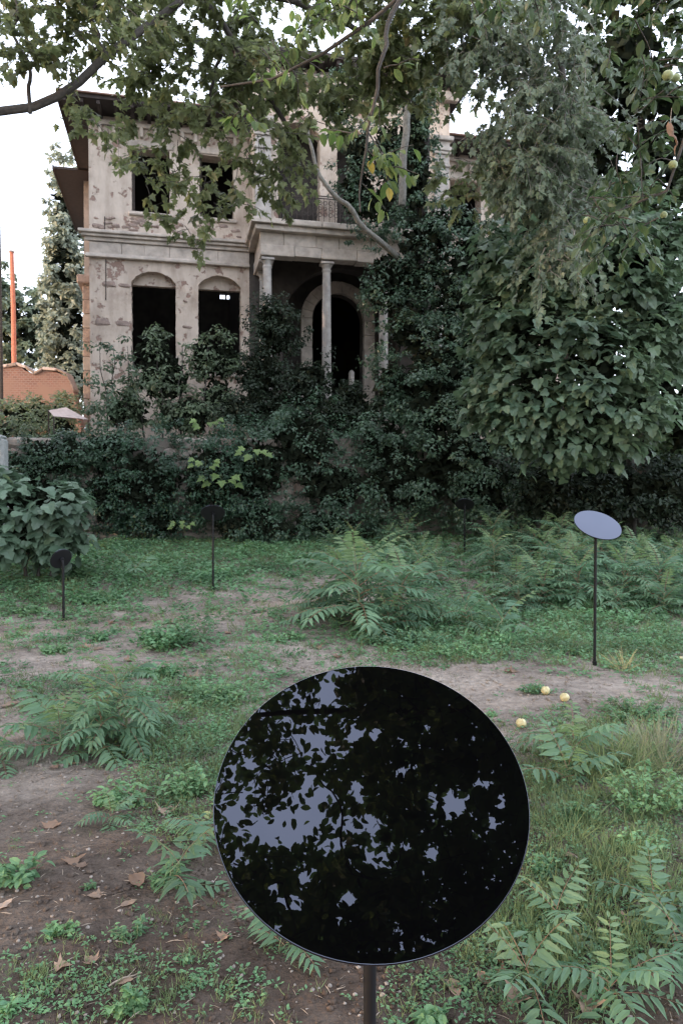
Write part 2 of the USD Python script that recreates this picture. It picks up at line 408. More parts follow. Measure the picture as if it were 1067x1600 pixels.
def core(ells, scale=0.74, seed=0):
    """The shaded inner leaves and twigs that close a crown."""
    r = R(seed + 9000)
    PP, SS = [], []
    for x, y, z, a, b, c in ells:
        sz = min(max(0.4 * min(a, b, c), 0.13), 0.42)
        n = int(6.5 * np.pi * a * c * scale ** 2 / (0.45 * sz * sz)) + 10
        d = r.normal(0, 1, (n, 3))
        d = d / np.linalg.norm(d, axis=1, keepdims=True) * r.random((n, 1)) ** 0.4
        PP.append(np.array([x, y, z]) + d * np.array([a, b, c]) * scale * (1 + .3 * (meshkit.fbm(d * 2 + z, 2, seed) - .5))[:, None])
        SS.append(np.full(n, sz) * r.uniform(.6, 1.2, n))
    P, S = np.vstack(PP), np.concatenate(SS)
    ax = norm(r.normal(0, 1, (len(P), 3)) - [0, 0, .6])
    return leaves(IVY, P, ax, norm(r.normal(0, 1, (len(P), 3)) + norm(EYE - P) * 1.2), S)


def split_leaves(parent, mats, tmpl, P, ax, nn, size, big=0, name='leaf'):
    """Leaves of one plant: the nearest ones each a part, the rest one part."""
    order = np.argsort(np.linalg.norm(P - EYE, axis=1) / size)
    size = np.asarray(size)
    first, rest = order[:big], order[big:]
    for i in first:
        obj(name, leaves(tmpl, P[i:i + 1], ax[i:i + 1], nn[i:i + 1], size[i:i + 1]), mats, parent)
    return rest


def local(P, loc):
    return np.asarray(P) - np.asarray(loc)


def plant(name, label, cat, loc, ells, n, leaf, size, lm, seed, group=None, depth=0.3, bumpy=0.3, freq=1.4, gap=0.42, gfreq=2.2, droop=0.4, up=0.5, back=0.3,
          corescale=0.62, stems=(), stem_mat='bark_dark', big=0, jit=0.6, floor=None, per=34, clump=0.16):
    """A shrub or a mass of climbers: leafy skin, dark inner growth, stems."""
    r = R(seed)
    loc = np.asarray(loc, float)
    t = thing(name, label, cat, loc, group=group)
    P, out = blob(r, ells, n, depth, bumpy, freq, gap, gfreq, back, seed, floor, per, clump)
    ax, nn = leaf_frames(r, out, droop, up, jit)
    s = size * r.uniform(0.5, 1.3, len(P))
    idx = np.arange(len(P))
    if big:
        front = np.argsort(np.linalg.norm(P - EYE, axis=1) - s * 6 - (out * norm(EYE - P)).sum(1) * 0.8)
        for i in front[:big]:
            obj('leaf', leaves(leaf, local(P[i:i + 1], loc), ax[i:i + 1], nn[i:i + 1], s[i:i + 1]), lm, t)
        idx = front[big:]
    obj('foliage', leaves(leaf, local(P[idx], loc), ax[idx], nn[idx], s[idx]), lm, t, kind='stuff')
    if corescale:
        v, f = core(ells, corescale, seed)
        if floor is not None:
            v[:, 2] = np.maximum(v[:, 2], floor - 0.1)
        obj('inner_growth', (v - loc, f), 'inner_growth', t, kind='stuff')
    for i, (pts, r0, r1) in enumerate(stems):
        pp = wiggle(pts, 14, 0.12, seed + i)
        obj('stem', shifted(tube(pp, np.linspace(r0, r1, 14), 7), loc), stem_mat, t, True)
    return t


# ------------------------------------------------------------------ ground
def grid(xs, ys, zf):
    X, Y = np.meshgrid(xs, ys, indexing='ij')
    V = np.stack([X, Y, zf(X, Y)], -1).reshape(-1, 3)
    i, j = np.meshgrid(np.arange(len(xs) - 1), np.arange(len(ys) - 1), indexing='ij')
    a = i * len(ys) + j
    return V, np.vstack([np.stack([a, a + len(ys), a + len(ys) + 1], -1).reshape(-1, 3), np.stack([a, a + len(ys) + 1, a + 1], -1).reshape(-1, 3)])


xs = np.unique(np.r_[np.linspace(-400, -20, 20), np.linspace(-20, -6, 40), np.linspace(-6, 6, 190), np.linspace(6, 20, 40), np.linspace(20, 400, 20)])
ys = np.unique(np.r_[np.linspace(-60, -1, 30), np.linspace(-1, 1, 16), np.linspace(1, 8, 130), np.linspace(8, 19, 80), np.linspace(19, 420, 30)])


def ground_z(X, Y):
    near = smoothstep(9, 5, np.hypot(X, Y - 3))
    p = np.stack([X, Y, 0 * X], -1)
    return G(X, Y) + near * 0.012 * (meshkit.fbm(p * 9, 3, 9) - 0.5)


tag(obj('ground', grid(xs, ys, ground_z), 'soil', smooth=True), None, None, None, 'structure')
# the terrace the villa stands on
WALL_L, WALL_R = np.array([-15.0, 16.55]), np.array([15.0, 17.55])


def wall_y(x):
    return 16.55 + (x + 15) / 30.0


tx = np.linspace(-60, 60, 61)
ty = np.r_[0, 0.5, 1.5, 4, 10, 30, 80.0]
TV, TF = grid(tx, ty, lambda X, Y: 2.85 + 0.12 * (meshkit.fbm(np.stack([X, Y, 0 * X], -1) * 0.6, 2, 2) - 0.5))
TV[:, 1] += wall_y(TV[:, 0]) + 0.35
tag(obj('terrace_ground', (TV, TF), 'soil', smooth=True), None, None, None, 'structure')

# ------------------------------------------------------------------ the villa (x along the front, y inwards, z up)
YAW = math.degrees(math.atan2(0.9, 4))
C0 = np.array([-6.8, 20.0, 0.0])
villa = thing('villa', 'derelict two storey stone villa with empty black windows and columned porch on the ivy terrace', 'house', C0, YAW)
rv = R(5)


def xz(poly, y0, y1):
    m = trimesh.creation.extrude_polygon(poly, y1 - y0, engine='earcut')
    return m.vertices[:, [0, 2, 1]] + [0, y0, 0], m.faces[:, ::-1]


def jag(pts, amp, step=0.09):
    """An outline with broken, uneven edges."""
    out = []
    for i in range(len(pts)):
        a, b = np.array(pts[i], float), np.array(pts[(i + 1) % len(pts)], float)
        k = max(1, int(np.linalg.norm(b - a) / step))
        for t in range(k):
            out.append(a + (b - a) * t / k + rv.normal(0, amp, 2))
    return Polygon(out).buffer(0)


def arch(x0, x1, z0, spring, crown, n=16):
    c = (x0 + x1) / 2; h = crown - spring; w = (x1 - x0) / 2
    r = (w * w + h * h) / (2 * h)
    a0 = math.asin(min(1, w / r)) if h <= w else math.pi / 2
    th = np.linspace(a0, -a0, n)
    top = [(c + r * math.sin(t), crown - r + r * math.cos(t)) for t in th]
    return [(x0, z0), (x1, z0)] + top


def wing(x0, x1, wins_low, wins_up, name):
    P = sbox(x0, 2.4, x1, 11.84)
    for a, b in wins_low:
        P = P.difference(jag(arch(a, b, 5.05, 7.45, 7.76), 0.007, .05))
    for a, b in wins_up:
        P = P.difference(jag([(a, 9.34), (b, 9.34), (b, 11.07), (a, 11.07)], 0.006, .05))
    obj(name, xz(P, 0, 0.45), 'plaster', villa)
    for a, b in wins_low:
        # flat lintel infill under the arch, set back in the reveal
        inf = jag(arch(a - 0.1, b + 0.1, 7.42, 7.5, 7.90), 0.004)
        obj('arch_infill', xz(inf.intersection(sbox(a - 0.05, 7.42 + rv.normal(0, 0.01), b + 0.05, 9)), 0.24, 0.40), 'plaster', villa)
        obj('window_sill', rough_box(a - 0.08, b + 0.08, -0.09, 0.30, 4.93, 5.05, 0.02, 0.006, 3), 'stone', villa)
    for a, b in wins_up:
        obj('window_sill', rough_box(a - 0.08, b + 0.08, -0.08, 0.30, 9.25, 9.338, 0.02, 0.005, 4), 'stone', villa)
        obj('window_lintel', rough_box(a - 0.12, b + 0.12, -0.05, -0.002, 11.10, 11.28, 0.015, 0.004, 6), 'stone', villa)
        # remains of the wooden frame
        obj('window_frame', [bx(a + 0.01, a + 0.07, 0.24, 0.31, 9.34, 11.06)], 'rust_iron', villa)
    # cornice between the storeys: stepped mouldings, frieze of stone blocks, lower moulding
    for k, (d, za, zb) in enumerate([(0.26, 8.64, 8.72), (0.19, 8.56, 8.637), (0.11, 8.46, 8.557)]):
        obj('cornice', rough_box(x0 - (d if x0 < 1 else 0), x1, -d, -0.003, za, zb, 0.012, 0.003, k), 'stone', villa)
    x = x0
    k = 0
    while x < x1 - 0.05:
        e = min(x1, x + rv.uniform(0.55, 0.85))
        if x1 - e < 0.25:
            e = x1
        obj('frieze_block', rough_box(x + 0.006, e - 0.006, -0.045 - rv.uniform(0, 0.012), -0.003, 8.135, 8.452, 0.012, 0.004, 20 + k), 'stone', villa)
        x = e; k += 1
    obj('string_course', rough_box(x0 - (0.1 if x0 < 1 else 0), x1, -0.12, -0.003, 8.02, 8.128, 0.02, 0.004, 8), 'stone', villa)
    # eaves band with small brackets
    obj('eaves_band', rough_box(x0, x1, -0.10, -0.003, 11.60, 11.70, 0.015, 0.004, 9), 'stone', villa)
    for q in np.arange(x0 + 0.3, x1 - 0.1, 0.36):
        obj('eaves_bracket', rough_box(q - 0.05, q + 0.05, -0.13, -0.003, 11.34, 11.597, 0.02, 0.004, int(q * 10)), 'stone', villa)


wing(0, 4.3, [(1.09, 2.27), (2.88, 4.06)], [(1.11, 2.12), (2.93, 3.87)], 'wall')
wing(9.9, 14.2, [(10.1, 11.3), (11.95, 13.1)], [(10.3, 11.3), (12.1, 13.1)], 'wall')
# side walls, rear wall with three small openings, inner walls
obj('wall', bx(0.001, 0.45, 0.452, 4.3, 2.4, 11.84), 'plaster', villa)
obj('wall', bx(13.75, 14.199, 0.452, 8.0, 2.4, 11.84), 'plaster', villa)
rear = sbox(-0.8, 2.4, 14.2, 11.84)
for k in range(3):
    x = 3.95 + 0.26 * k
    rear = rear.difference(sbox(x, 9.22, x + 0.22, 9.47))
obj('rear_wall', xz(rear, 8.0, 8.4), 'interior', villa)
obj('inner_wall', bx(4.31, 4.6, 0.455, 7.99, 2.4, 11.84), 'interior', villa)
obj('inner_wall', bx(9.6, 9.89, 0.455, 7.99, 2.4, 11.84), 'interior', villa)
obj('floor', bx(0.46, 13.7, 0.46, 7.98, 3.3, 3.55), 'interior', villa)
# set-back bay on the left, with its own cornice and eave
obj('bay_wall', bx(-0.62, -0.002, 4.31, 7.99, 2.4, 11.84), 'pink_plaster', villa)
obj('bay_cornice', rough_box(-0.83, -0.63, 4.10, 8.2, 8.46, 8.72, 0.03, 0.004, 3), 'terracotta', villa)
obj('bay_cornice', rough_box(-0.83, -0.01, 4.08, 4.30, 8.46, 8.72, 0.03, 0.004, 4), 'terracotta', villa)
for k in range(12):
    z = 2.9 + k * 0.46
    obj('quoin', rough_box(-0.67, -0.67 + (0.42 if k % 2 else 0.28), 4.27, 4.309, z + 0.01, z + 0.45, 0.02, 0.005, k), 'terracotta' if k % 3 else 'pink_plaster', villa)
# roofs and eaves
obj('roof', bx(-0.02, 14.25, 0.0, 10.0, 11.97, 12.05), 'eave_wood', villa)
for a, b in ((-0.66, 4.2), (9.95, 15.1)):
    obj('eave', bx(a, b, -0.85, -0.001, 11.86, 11.95), 'eave_wood', villa)
    for q in np.arange(a + 0.15, b, 0.42):
        obj('rafter', bx(q - 0.045, q + 0.045, -0.80, 0.0, 11.76, 11.858), 'eave_wood', villa)
    obj('roof_edge', bx(a - 0.02, b + 0.02, -0.93, -0.3, 11.952, 11.985), 'roof_tile', villa)
obj('eave', bx(-0.66, -0.021, 0.002, 4.25, 11.86, 11.95), 'eave_wood', villa)
obj('fascia', bx(-0.70, -0.662, -0.85, 4.25, 11.82, 11.98), 'eave_wood', villa)
obj('eave', bx(-1.42, -0.1, 3.55, 9.2, 11.80, 11.87), 'eave_wood', villa)
obj('fascia', bx(-1.46, -1.422, 3.55, 9.2, 11.76, 11.92), 'eave_wood', villa)
# tall central block
cen = sbox(4.3, 8.745, 9.9, 13.2)
DOORS = [(5.0, 6.14), (6.62, 7.44), (8.0, 9.1)]
for a, b in DOORS:
    cen = cen.difference(jag(arch(a, b, 8.6, 11.45, 11.75), 0.008))
obj('central_wall', xz(cen, -1.0, -0.6), 'plaster', villa)
obj('wall', bx(4.301, 4.7, -0.598, -0.002, 8.745, 13.2), 'plaster', villa)
obj('wall', bx(9.5, 9.899, -0.598, -0.002, 8.745, 13.2), 'plaster', villa)
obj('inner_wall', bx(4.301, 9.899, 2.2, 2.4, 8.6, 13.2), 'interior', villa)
obj('roof', bx(3.7, 10.5, -1.6, 5.0, 13.24, 13.36), 'eave_wood', villa)
obj('attic_cornice', rough_box(4.1, 10.1, -1.22, -1.003, 12.75, 13.0, 0.03, 0.005, 11), 'stone', villa)
for q in np.arange(3.85, 10.5, 0.45):
    obj('rafter', bx(q - 0.05, q + 0.05, -1.55, -1.0, 13.12, 13.237), 'eave_wood', villa)
# corner pilasters with stepped capitals
for x in (4.36, 9.42):
    obj('pilaster', rough_box(x, x + 0.42, -1.11, -1.003, 8.75, 10.9, 0.015, 0.004, 2), 'column_stone', villa)
    for k, (d, za, zb) in enumerate([(0.03, 10.9, 10.98), (0.0, 10.98, 11.25), (0.05, 11.25, 11.33), (0.09, 11.33, 11.45), (0.02, 11.45, 11.62), (0.11, 11.62, 11.74)]):
        obj('capital', rough_box(x - d, x + 0.42 + d, -1.12 - d, -1.003, za + 0.002, zb, 0.012, 0.003, 30 + k), 'column_stone', villa)
# porch: entablature of stone blocks on columns
LAY = [('architrave_block', 0.0, 7.83, 8.14), ('frieze_block', -0.03, 8.145, 8.46), ('cornice_block', 0.16, 8.465, 8.60), ('cornice_block', 0.26, 8.604, 8.74)]
for li, (nm, d, za, zb) in enumerate(LAY):
    x = 4.42 - max(d, 0)
    end = 9.58 + max(d, 0)
    k = 0
    while x < end - 0.02:
        e = min(end, x + rv.uniform(0.6, 1.0))
        if end - e < 0.3:
            e = end
        low = za + (rv.uniform(-0.012, 0.05) if li == 0 else 0)
        obj(nm, rough_box(x + 0.005, e - 0.005, -1.76 - d - rv.uniform(0, 0.008), -1.36, low, zb, 0.014, 0.006, 50 + li * 20 + k), 'stone', villa)
        x = e; k += 1
    for sx in (0, 1):
        for k, (ya, yb) in enumerate(((-1.355, -0.69), (-0.68, -0.004))):
            xa, xb = (4.42 - d, 4.82) if sx == 0 else (9.18, 9.58 + d)
            obj(nm, rough_box(xa, xb, ya, yb, za, zb, 0.012, 0.005, 90 + li * 4 + k), 'stone', villa)
obj('balcony_floor', bx(4.83, 9.17, -1.355, -0.003, 8.50, 8.70), 'interior', villa)


def revolve(prof, n=20):
    m = trimesh.creation.revolve(np.array(prof), sections=n)
    return m.vertices, m.faces


def column(x, y, zb, zt, r, half=False):
    H = zt - zb
    sh = [(r, zb + 0.16)] + [(r * (1 - 0.16 * (t ** 1.7)), zb + 0.16 + (H - 0.42) * t) for t in np.linspace(0.1, 1, 8)]
    off = np.array([x, y, 0])
    v, f = revolve([(0, zb + 0.155)] + sh + [(0, zt - 0.26)])
    obj('column', (v + off, f), 'column_stone', villa, 40)
    v, f = revolve([(0, zt - 0.262), (r * 0.86, zt - 0.262), (r * 0.98, zt - 0.235), (r * 0.98, zt - 0.21), (r * 0.86, zt - 0.19), (r * 0.9, zt - 0.14), (r * 1.18, zt - 0.09), (r * 1.22, zt - 0.07), (0, zt - 0.07)])
    obj('capital', (v + off, f), 'column_stone', villa, 40)
    obj('abacus', rough_box(x - r * 1.35, x + r * 1.35, y - r * 1.35, y + r * 1.35, zt - 0.068, zt - 0.003, 0.01, 0.002, 1), 'column_stone', villa)
    v, f = revolve([(0, zb), (r * 1.35, zb), (r * 1.38, zb + 0.06), (r * 1.2, zb + 0.1), (r * 1.22, zb + 0.14), (r, zb + 0.158), (0, zb + 0.158)])
    obj('column_base', (v + off, f), 'column_stone', villa, 40)


for x in (4.62, 6.21, 7.79, 9.38):
    column(x, -1.56, 3.9, 7.83, 0.128)
for x in (4.66, 9.34):
    column(x, -0.36, 3.9, 7.83, 0.125)
obj('porch_floor', bx(4.2, 9.8, -1.95, -0.004, 3.6, 3.898), 'stone', villa)
obj('porch_base', bx(4.25, 9.75, -1.9, -0.004, 2.4, 3.597), 'rubble_stone', villa)
P = sbox(4.3, 2.4, 9.9, 8.49).difference(jag(arch(5.25, 8.75, 3.9, 6.45, 8.2, 24), 0.01))
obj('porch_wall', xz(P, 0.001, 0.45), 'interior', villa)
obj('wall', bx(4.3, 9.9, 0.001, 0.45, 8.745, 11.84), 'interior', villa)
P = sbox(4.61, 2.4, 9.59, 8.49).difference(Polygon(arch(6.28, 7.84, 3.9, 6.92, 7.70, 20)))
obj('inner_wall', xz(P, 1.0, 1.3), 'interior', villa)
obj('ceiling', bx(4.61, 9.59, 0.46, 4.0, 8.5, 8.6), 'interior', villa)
nv = 13
for k in range(nv):
    a0, a1 = math.pi * k / nv, math.pi * (k + 1) / nv
    q = [(7.06 + rr * math.cos(a), 6.92 + rr * math.sin(a)) for rr, a in ((0.80, a0 + .006), (1.14, a0 + .005), (1.14, a1 - .005), (0.80, a1 - .006))]
    obj('voussoir', xz(Polygon(q), 0.82 - rv.uniform(0, 0.015), 0.998), 'pink_plaster' if k % 4 == 9 else 'stone', villa)
for sx in (-1, 1):
    for k in range(7):
        z = 3.92 + k * 0.4275
        xa = 7.06 + sx * 0.80; xb = 7.06 + sx * 1.14
        obj('jamb_stone', rough_box(min(xa, xb), max(xa, xb), 0.82 - rv.uniform(0, 0.015), 0.998, z + 0.003, z + 0.424, 0.012, 0.004, k), 'stone', villa)
# iron railing of the balcony door: rails and bars with scrolls
for z in (9.05, 9.72, 9.78):
    obj('railing_rail', bx(4.98, 7.5, -1.10, -1.07, z - 0.012, z + 0.012), 'rust_iron', villa)
for k, x in enumerate(np.arange(5.04, 7.46, 0.15)):
    ms = [tube([(x, -1.085, 9.05), (x, -1.085, 9.72)], 0.009, 5)]
    th = np.linspace(0, 2 * np.pi, 11)
    for zc, rr in ((9.28, 0.055), (9.45, 0.045), (9.60, 0.055)):
        ms.append(tube([(x + rr * math.cos(a) + 0.03, -1.085, zc + rr * math.sin(a)) for a in th], 0.008, 4))
    obj('baluster', ms, 'rust_iron', villa)
# stones laid bare where the plaster has fallen
spots = [(.50, 7.34, .34), (.90, 7.33, .30), (.33, 6.30, .40), (.86, 6.30, .36), (2.58, 6.28, .26), (2.52, 7.0, .12), (.2, 8.9, .25)]
for k in range(34):
    spots.append((rv.uniform(0.15, 4.1), rv.uniform(8.85, 9.2), rv.uniform(0.12, 0.3)))
for x, z, w in spots:
    h = w * rv.uniform(0.32, 0.5)
    obj('bare_stone', rough_box(x - w / 2, x + w / 2, -0.016 - rv.uniform(0, .012), 0.05, z - h / 2, z + h / 2, 0.04, 0.014, int(x * 100)), 'brown_stone', villa)
for x, za, zb in ((.42, 6.9, 8.0), (.40, 8.74, 9.15)):
    obj('iron_tie', tube([(x, -0.02, za), (x + 0.01, -0.025, zb)], 0.014, 5), 'rust_iron', villa)

stump = thing('stone_post', 'small pale upright stone inside the dark arched doorway of the villa', 'stone post', at(549, 590, 21.6) - [0, 0, .25], YAW)
obj('shaft', rough_box(-0.07, 0.07, -0.07, 0.07, 0, 0.42, 0.02, 0.006, 2), 'column_stone', stump)
obj('rounded_top', (lambda m: (m.vertices * [0.062, 0.062, 0.06] + [0, 0, 0.41], m.faces))(trimesh.creation.icosphere(2)), 'column_stone', stump, True)

# ------------------------------------------------------------------ retaining wall of rubble stones
rw = thing('retaining_wall', 'rubble stone retaining wall under the terrace mostly hidden by ivy', 'wall', (-15, 16.55, 0), math.degrees(math.atan2(1, 30)))
obj('wall_core', bx(0, 30.02, 0.05, 0.55, -0.3, 2.92), 'mortar', rw)
rr = R(8)
stones = []
z = 0.25
while z < 2.85:
    h = rr.uniform(0.2, 0.32)
    x = 6.0
    while x < 16.5:
        w = rr.uniform(0.25, 0.55)
        stones.append((x, z, w, h))
        x += w + 0.025
    z += h + 0.025
stones = [s for s in stones if s[0] < 9.6 or 10.8 < s[0] < 14.5][:290]
for k, (x, z, w, h) in enumerate(stones):
    obj('stone', rough_box(x, x + w, -0.03 - rr.uniform(0, 0.05), 0.1, z, z + h, 0.05, 0.018, k), 'rubble_stone' if k % 5 else 'brown_stone', rw)
# ------------------------------------------------------------------ left background: brick wall, poles, awning, slab, far trees
r0 = R(21)
bw = thing('old_brick_wall', 'crumbling red brick wall with sloping broken top beside the villa', 'wall', (-13.6, 26.0, 2.6))
top = [(-3.0, 2.5), (0.0, 2.95), (1.2, 3.40), (2.2, 3.55), (2.5, 3.45), (2.8, 3.22), (3.1, 3.38), (3.6, 3.36), (3.95, 3.2), (4.2, 2.6), (4.4, 1.4)]
wp = [(-3, -0.4), (4.5, -0.4)] + [(x + r0.normal(0, 0.02), z + r0.normal(0, 0.03)) for x, z in top[::-1]]
v, f = xz(Polygon(wp), 0, 0.45)
obj('wall_body', (v, f), 'old_brick', bw)
for k in range(len(top) - 2):
    (xa, za), (xb, zb) = top[k], top[k + 1]
    nn_ = max(1, int(abs(xb - xa) / 0.28))
    for q in range(nn_):
        t0, t1 = q / nn_, (q + 1) / nn_
        x0_, x1_ = xa + (xb - xa) * t0, xa + (xb - xa) * t1
        z0_, z1_ = za + (zb - za) * t0, za + (zb - za) * t1
        m = rough_box(0, x1_ - x0_ - 0.01, -0.07, 0.5, 0.02, 0.12, 0.02, 0.012, k * 9 + q)
        vv = np.array(m.vertices); vv[:, 2] += z0_ + (z1_ - z0_) * vv[:, 0] / max(x1_ - x0_, 1e-3); vv[:, 0] += x0_
        obj('coping_stone', (vv, m.faces), 'terracotta' if (k + q) % 3 else 'canvas', bw)
pole = thing('red_pole', 'thin leaning orange red pole rising behind the brick wall', 'pole', at(22, 560, 27.5))
H = at(18, 394, 27.5) - at(22, 560, 27.5)
obj('shaft', tube([(0, 0, -2), (0, 0, 0), H * 0.5 + [0.02, 0, 0], H], [0.085, 0.085, 0.08, 0.075], 8), 'red_metal', pole, 40)
obj('cap', shifted(tube([H, H + [0, 0, 0.06]], [0.095, 0.09], 8), (0, 0, 0)), 'terracotta', pole)
pole2 = thing('dark_pole', 'dark weathered wooden pole at the left edge before the sky', 'pole', at(1, 560, 25))
obj('shaft', tube([(0, 0, -2.5), (0, 0, 0), (0.0, 0, 2.4), (-0.02, 0, 4.75)], [0.075, 0.07, 0.06, 0.055], 8), 'bark_dark', pole2, 40)
obj('cap', tube([(-0.02, 0, 4.75), (-0.02, 0, 4.83)], [0.06, 0.03], 8), 'rust_iron', pole2)
aw = thing('canvas_awning', 'small pale pink canvas awning on thin posts beside the villa corner', 'awning', (0, 0, 0))
a, b, c, d = at(76, 641, 19.6), at(103, 636, 20.4), at(138, 655, 19.8), at(84, 650, 19.0)
nA = 7
V = []
for i in range(nA):
    for j in range(nA):
        s_, t_ = i / (nA - 1), j / (nA - 1)
        p_ = (a * (1 - s_) + b * s_) * (1 - t_) + (d * (1 - s_) + c * s_) * t_
        V.append(p_ - [0, 0, 0.10 * math.sin(math.pi * s_) * math.sin(math.pi * t_)])
V = np.array(V)
ii, jj = np.meshgrid(np.arange(nA - 1), np.arange(nA - 1), indexing='ij'); q = (ii * nA + jj).ravel()
Fq = np.vstack([np.c_[q, q + nA, q + nA + 1], np.c_[q, q + nA + 1, q + 1]])
obj('canvas', (np.vstack([V, V - [0, 0, 0.012]]), np.vstack([Fq, Fq[:, ::-1] + nA * nA])), 'canvas', aw)
for p_ in (a, c, d):
    obj('post', tube([p_ - [0, 0, 1.9], p_ - [0, 0, 0.005]], 0.02, 6), 'rust_iron', aw)
sl = thing('grey_slab', 'upright grey concrete slab at the left edge behind the broad leaved bush', 'slab', at(-4, 745, 14.2))
obj('slab', rough_box(-0.22, 0.17, -0.12, 0.12, -1.2, 0.72, 0.03, 0.01, 2), 'grey_slab', sl)
obj('sloped_cap', rough_box(-0.25, 0.14, -0.15, 0.15, 0.722, 0.80, 0.03, 0.01, 3), 'grey_slab', sl)


def EL(px, py, Y, rx, rz, ry=None):
    """An ellipsoid of foliage at distance Y, its half sizes given as seen in the photograph."""
    c_ = at(px, py, Y)
    return (*c_, rx * Y / FPX, ry if ry else 0.8 * min(rx, rz) * Y / FPX, rz * Y / FPX)


plant('climber_clad_cypress', 'tall narrow cypress overgrown by a pale climber left of the villa', 'tree', at(105, 640, 31),
      [EL(105, 330, 31, 26, 90, .9), EL(102, 430, 31, 34, 70, 1.0), EL(108, 510, 31, 38, 70, 1.0), EL(110, 580, 31, 34, 60, 1)], 15000, SMALL, 0.24, 'climber_leaf', 31,
      depth=0.4, bumpy=0.45, freq=1.1, gap=0.40, gfreq=1.2, corescale=0.7, stems=[([at(105, 650, 31.5), at(105, 500, 31.5), at(105, 300, 31.5)], 0.25, 0.06)])
plant('round_tree', 'hazy green round tree far off behind the red pole', 'tree', at(30, 640, 46), [EL(20, 505, 46, 40, 60, 2.0), EL(62, 520, 46, 34, 70, 2), EL(-40, 470, 46, 50, 90, 2)], 9000, SMALL, 0.36, 'pale_leaf', 32,
      depth=0.4, bumpy=0.4, freq=0.5, gap=0.40, gfreq=0.6, corescale=0.72, stems=[([at(30, 680, 46), at(30, 520, 46)], 0.3, 0.1)])
plant('wild_shrub', 'brownish green tangled shrub in front of the old brick wall', 'shrub', at(50, 730, 22.5), [EL(40, 655, 22.5, 60, 34, .8), EL(95, 668, 22, 34, 36, .6), EL(10, 690, 21, 50, 50, .8), EL(100, 640, 24, 25, 26, .5), EL(25, 645, 24, 40, 26, .5), EL(70, 645, 23.5, 45, 26, .5), EL(50, 690, 20.6, 60, 28, .6)], 11000, SMALL, 0.11, 'shrub_leaf', 33,
      depth=0.5, bumpy=0.4, gap=0.42, gfreq=2, corescale=0.5, stems=[([at(60 + k * 12, 740, 22.5), at(55 + k * 14, 650, 22.4)], 0.03, 0.01) for k in range(4)])
plant('ivy_mound', 'ivy spilling over the far left end of the retaining wall above the fig bush', 'ivy', at(60, 830, 16.3), [EL(40, 735, 16.6, 60, 40, .4), EL(100, 720, 16.7, 40, 36, .35), EL(70, 780, 16.5, 50, 50, .3), EL(-40, 760, 16.5, 60, 60, .4), EL(90, 702, 16.6, 90, 26, .4), EL(170, 700, 16.7, 60, 30, .4)], 15000, IVY, 0.075, 'ivy_leaf', 40, depth=.4)
plant('thorny_shrub', 'low dull shrub below the pale awning at the foot of the villa corner', 'shrub', at(60, 760, 17.2), [EL(60, 716, 17.4, 75, 30, .5), EL(120, 690, 18, 30, 25, .4)], 3600, SMALL, 0.08, 'shrub_leaf', 34, corescale=0.55)

# ------------------------------------------------------------------ climbers and shrubs on the terrace edge
plant('ivy_mound', 'dark ivy curtain hanging over the left end of the retaining wall', 'ivy', at(220, 830, 16.4), [EL(165, 770, 16.7, 48, 70, .35), EL(235, 750, 16.6, 75, 75, .5), EL(330, 745, 16.5, 75, 75, .55), EL(250, 815, 16.6, 60, 30, .3)],
      19000, IVY, 0.075, 'ivy_leaf', 41, depth=0.2, bumpy=0.45, freq=2.0, gap=0.44, gfreq=2.4)
plant('ivy_mound', 'rounded ivy mound over the middle of the retaining wall behind the thin central stand', 'ivy', at(440, 830, 16.4), [EL(400, 735, 16.7, 75, 75, .5), EL(480, 700, 16.8, 70, 75, .6), EL(520, 760, 16.6, 80, 55, .5), EL(450, 690, 17.2, 90, 50, .5), EL(500, 815, 16.4, 70, 26, .3), EL(400, 800, 16.5, 40, 24, .3), EL(360, 822, 16.3, 50, 22, .25), EL(430, 824, 16.3, 60, 20, .25), EL(540, 826, 16.3, 60, 22, .25)],
      17000, IVY, 0.075, 'ivy_leaf', 42, depth=0.2, bumpy=0.45, freq=2.0, gap=0.44, gfreq=2.4)
plant('ivy_mound', 'broad ivy mass tumbling down to the saplings left of the pale oval disc', 'ivy', at(690, 830, 16.2), [EL(620, 745, 16.7, 80, 75, .6), EL(710, 720, 16.5, 90, 95, .7), EL(770, 760, 16.3, 60, 70, .6), EL(690, 640, 16.9, 75, 80, .6), EL(600, 690, 17.0, 50, 50, .5)],
      24000, IVY, 0.08, 'ivy_leaf', 43, depth=0.2, bumpy=0.45, freq=2.0, gap=0.43, gfreq=2.4)
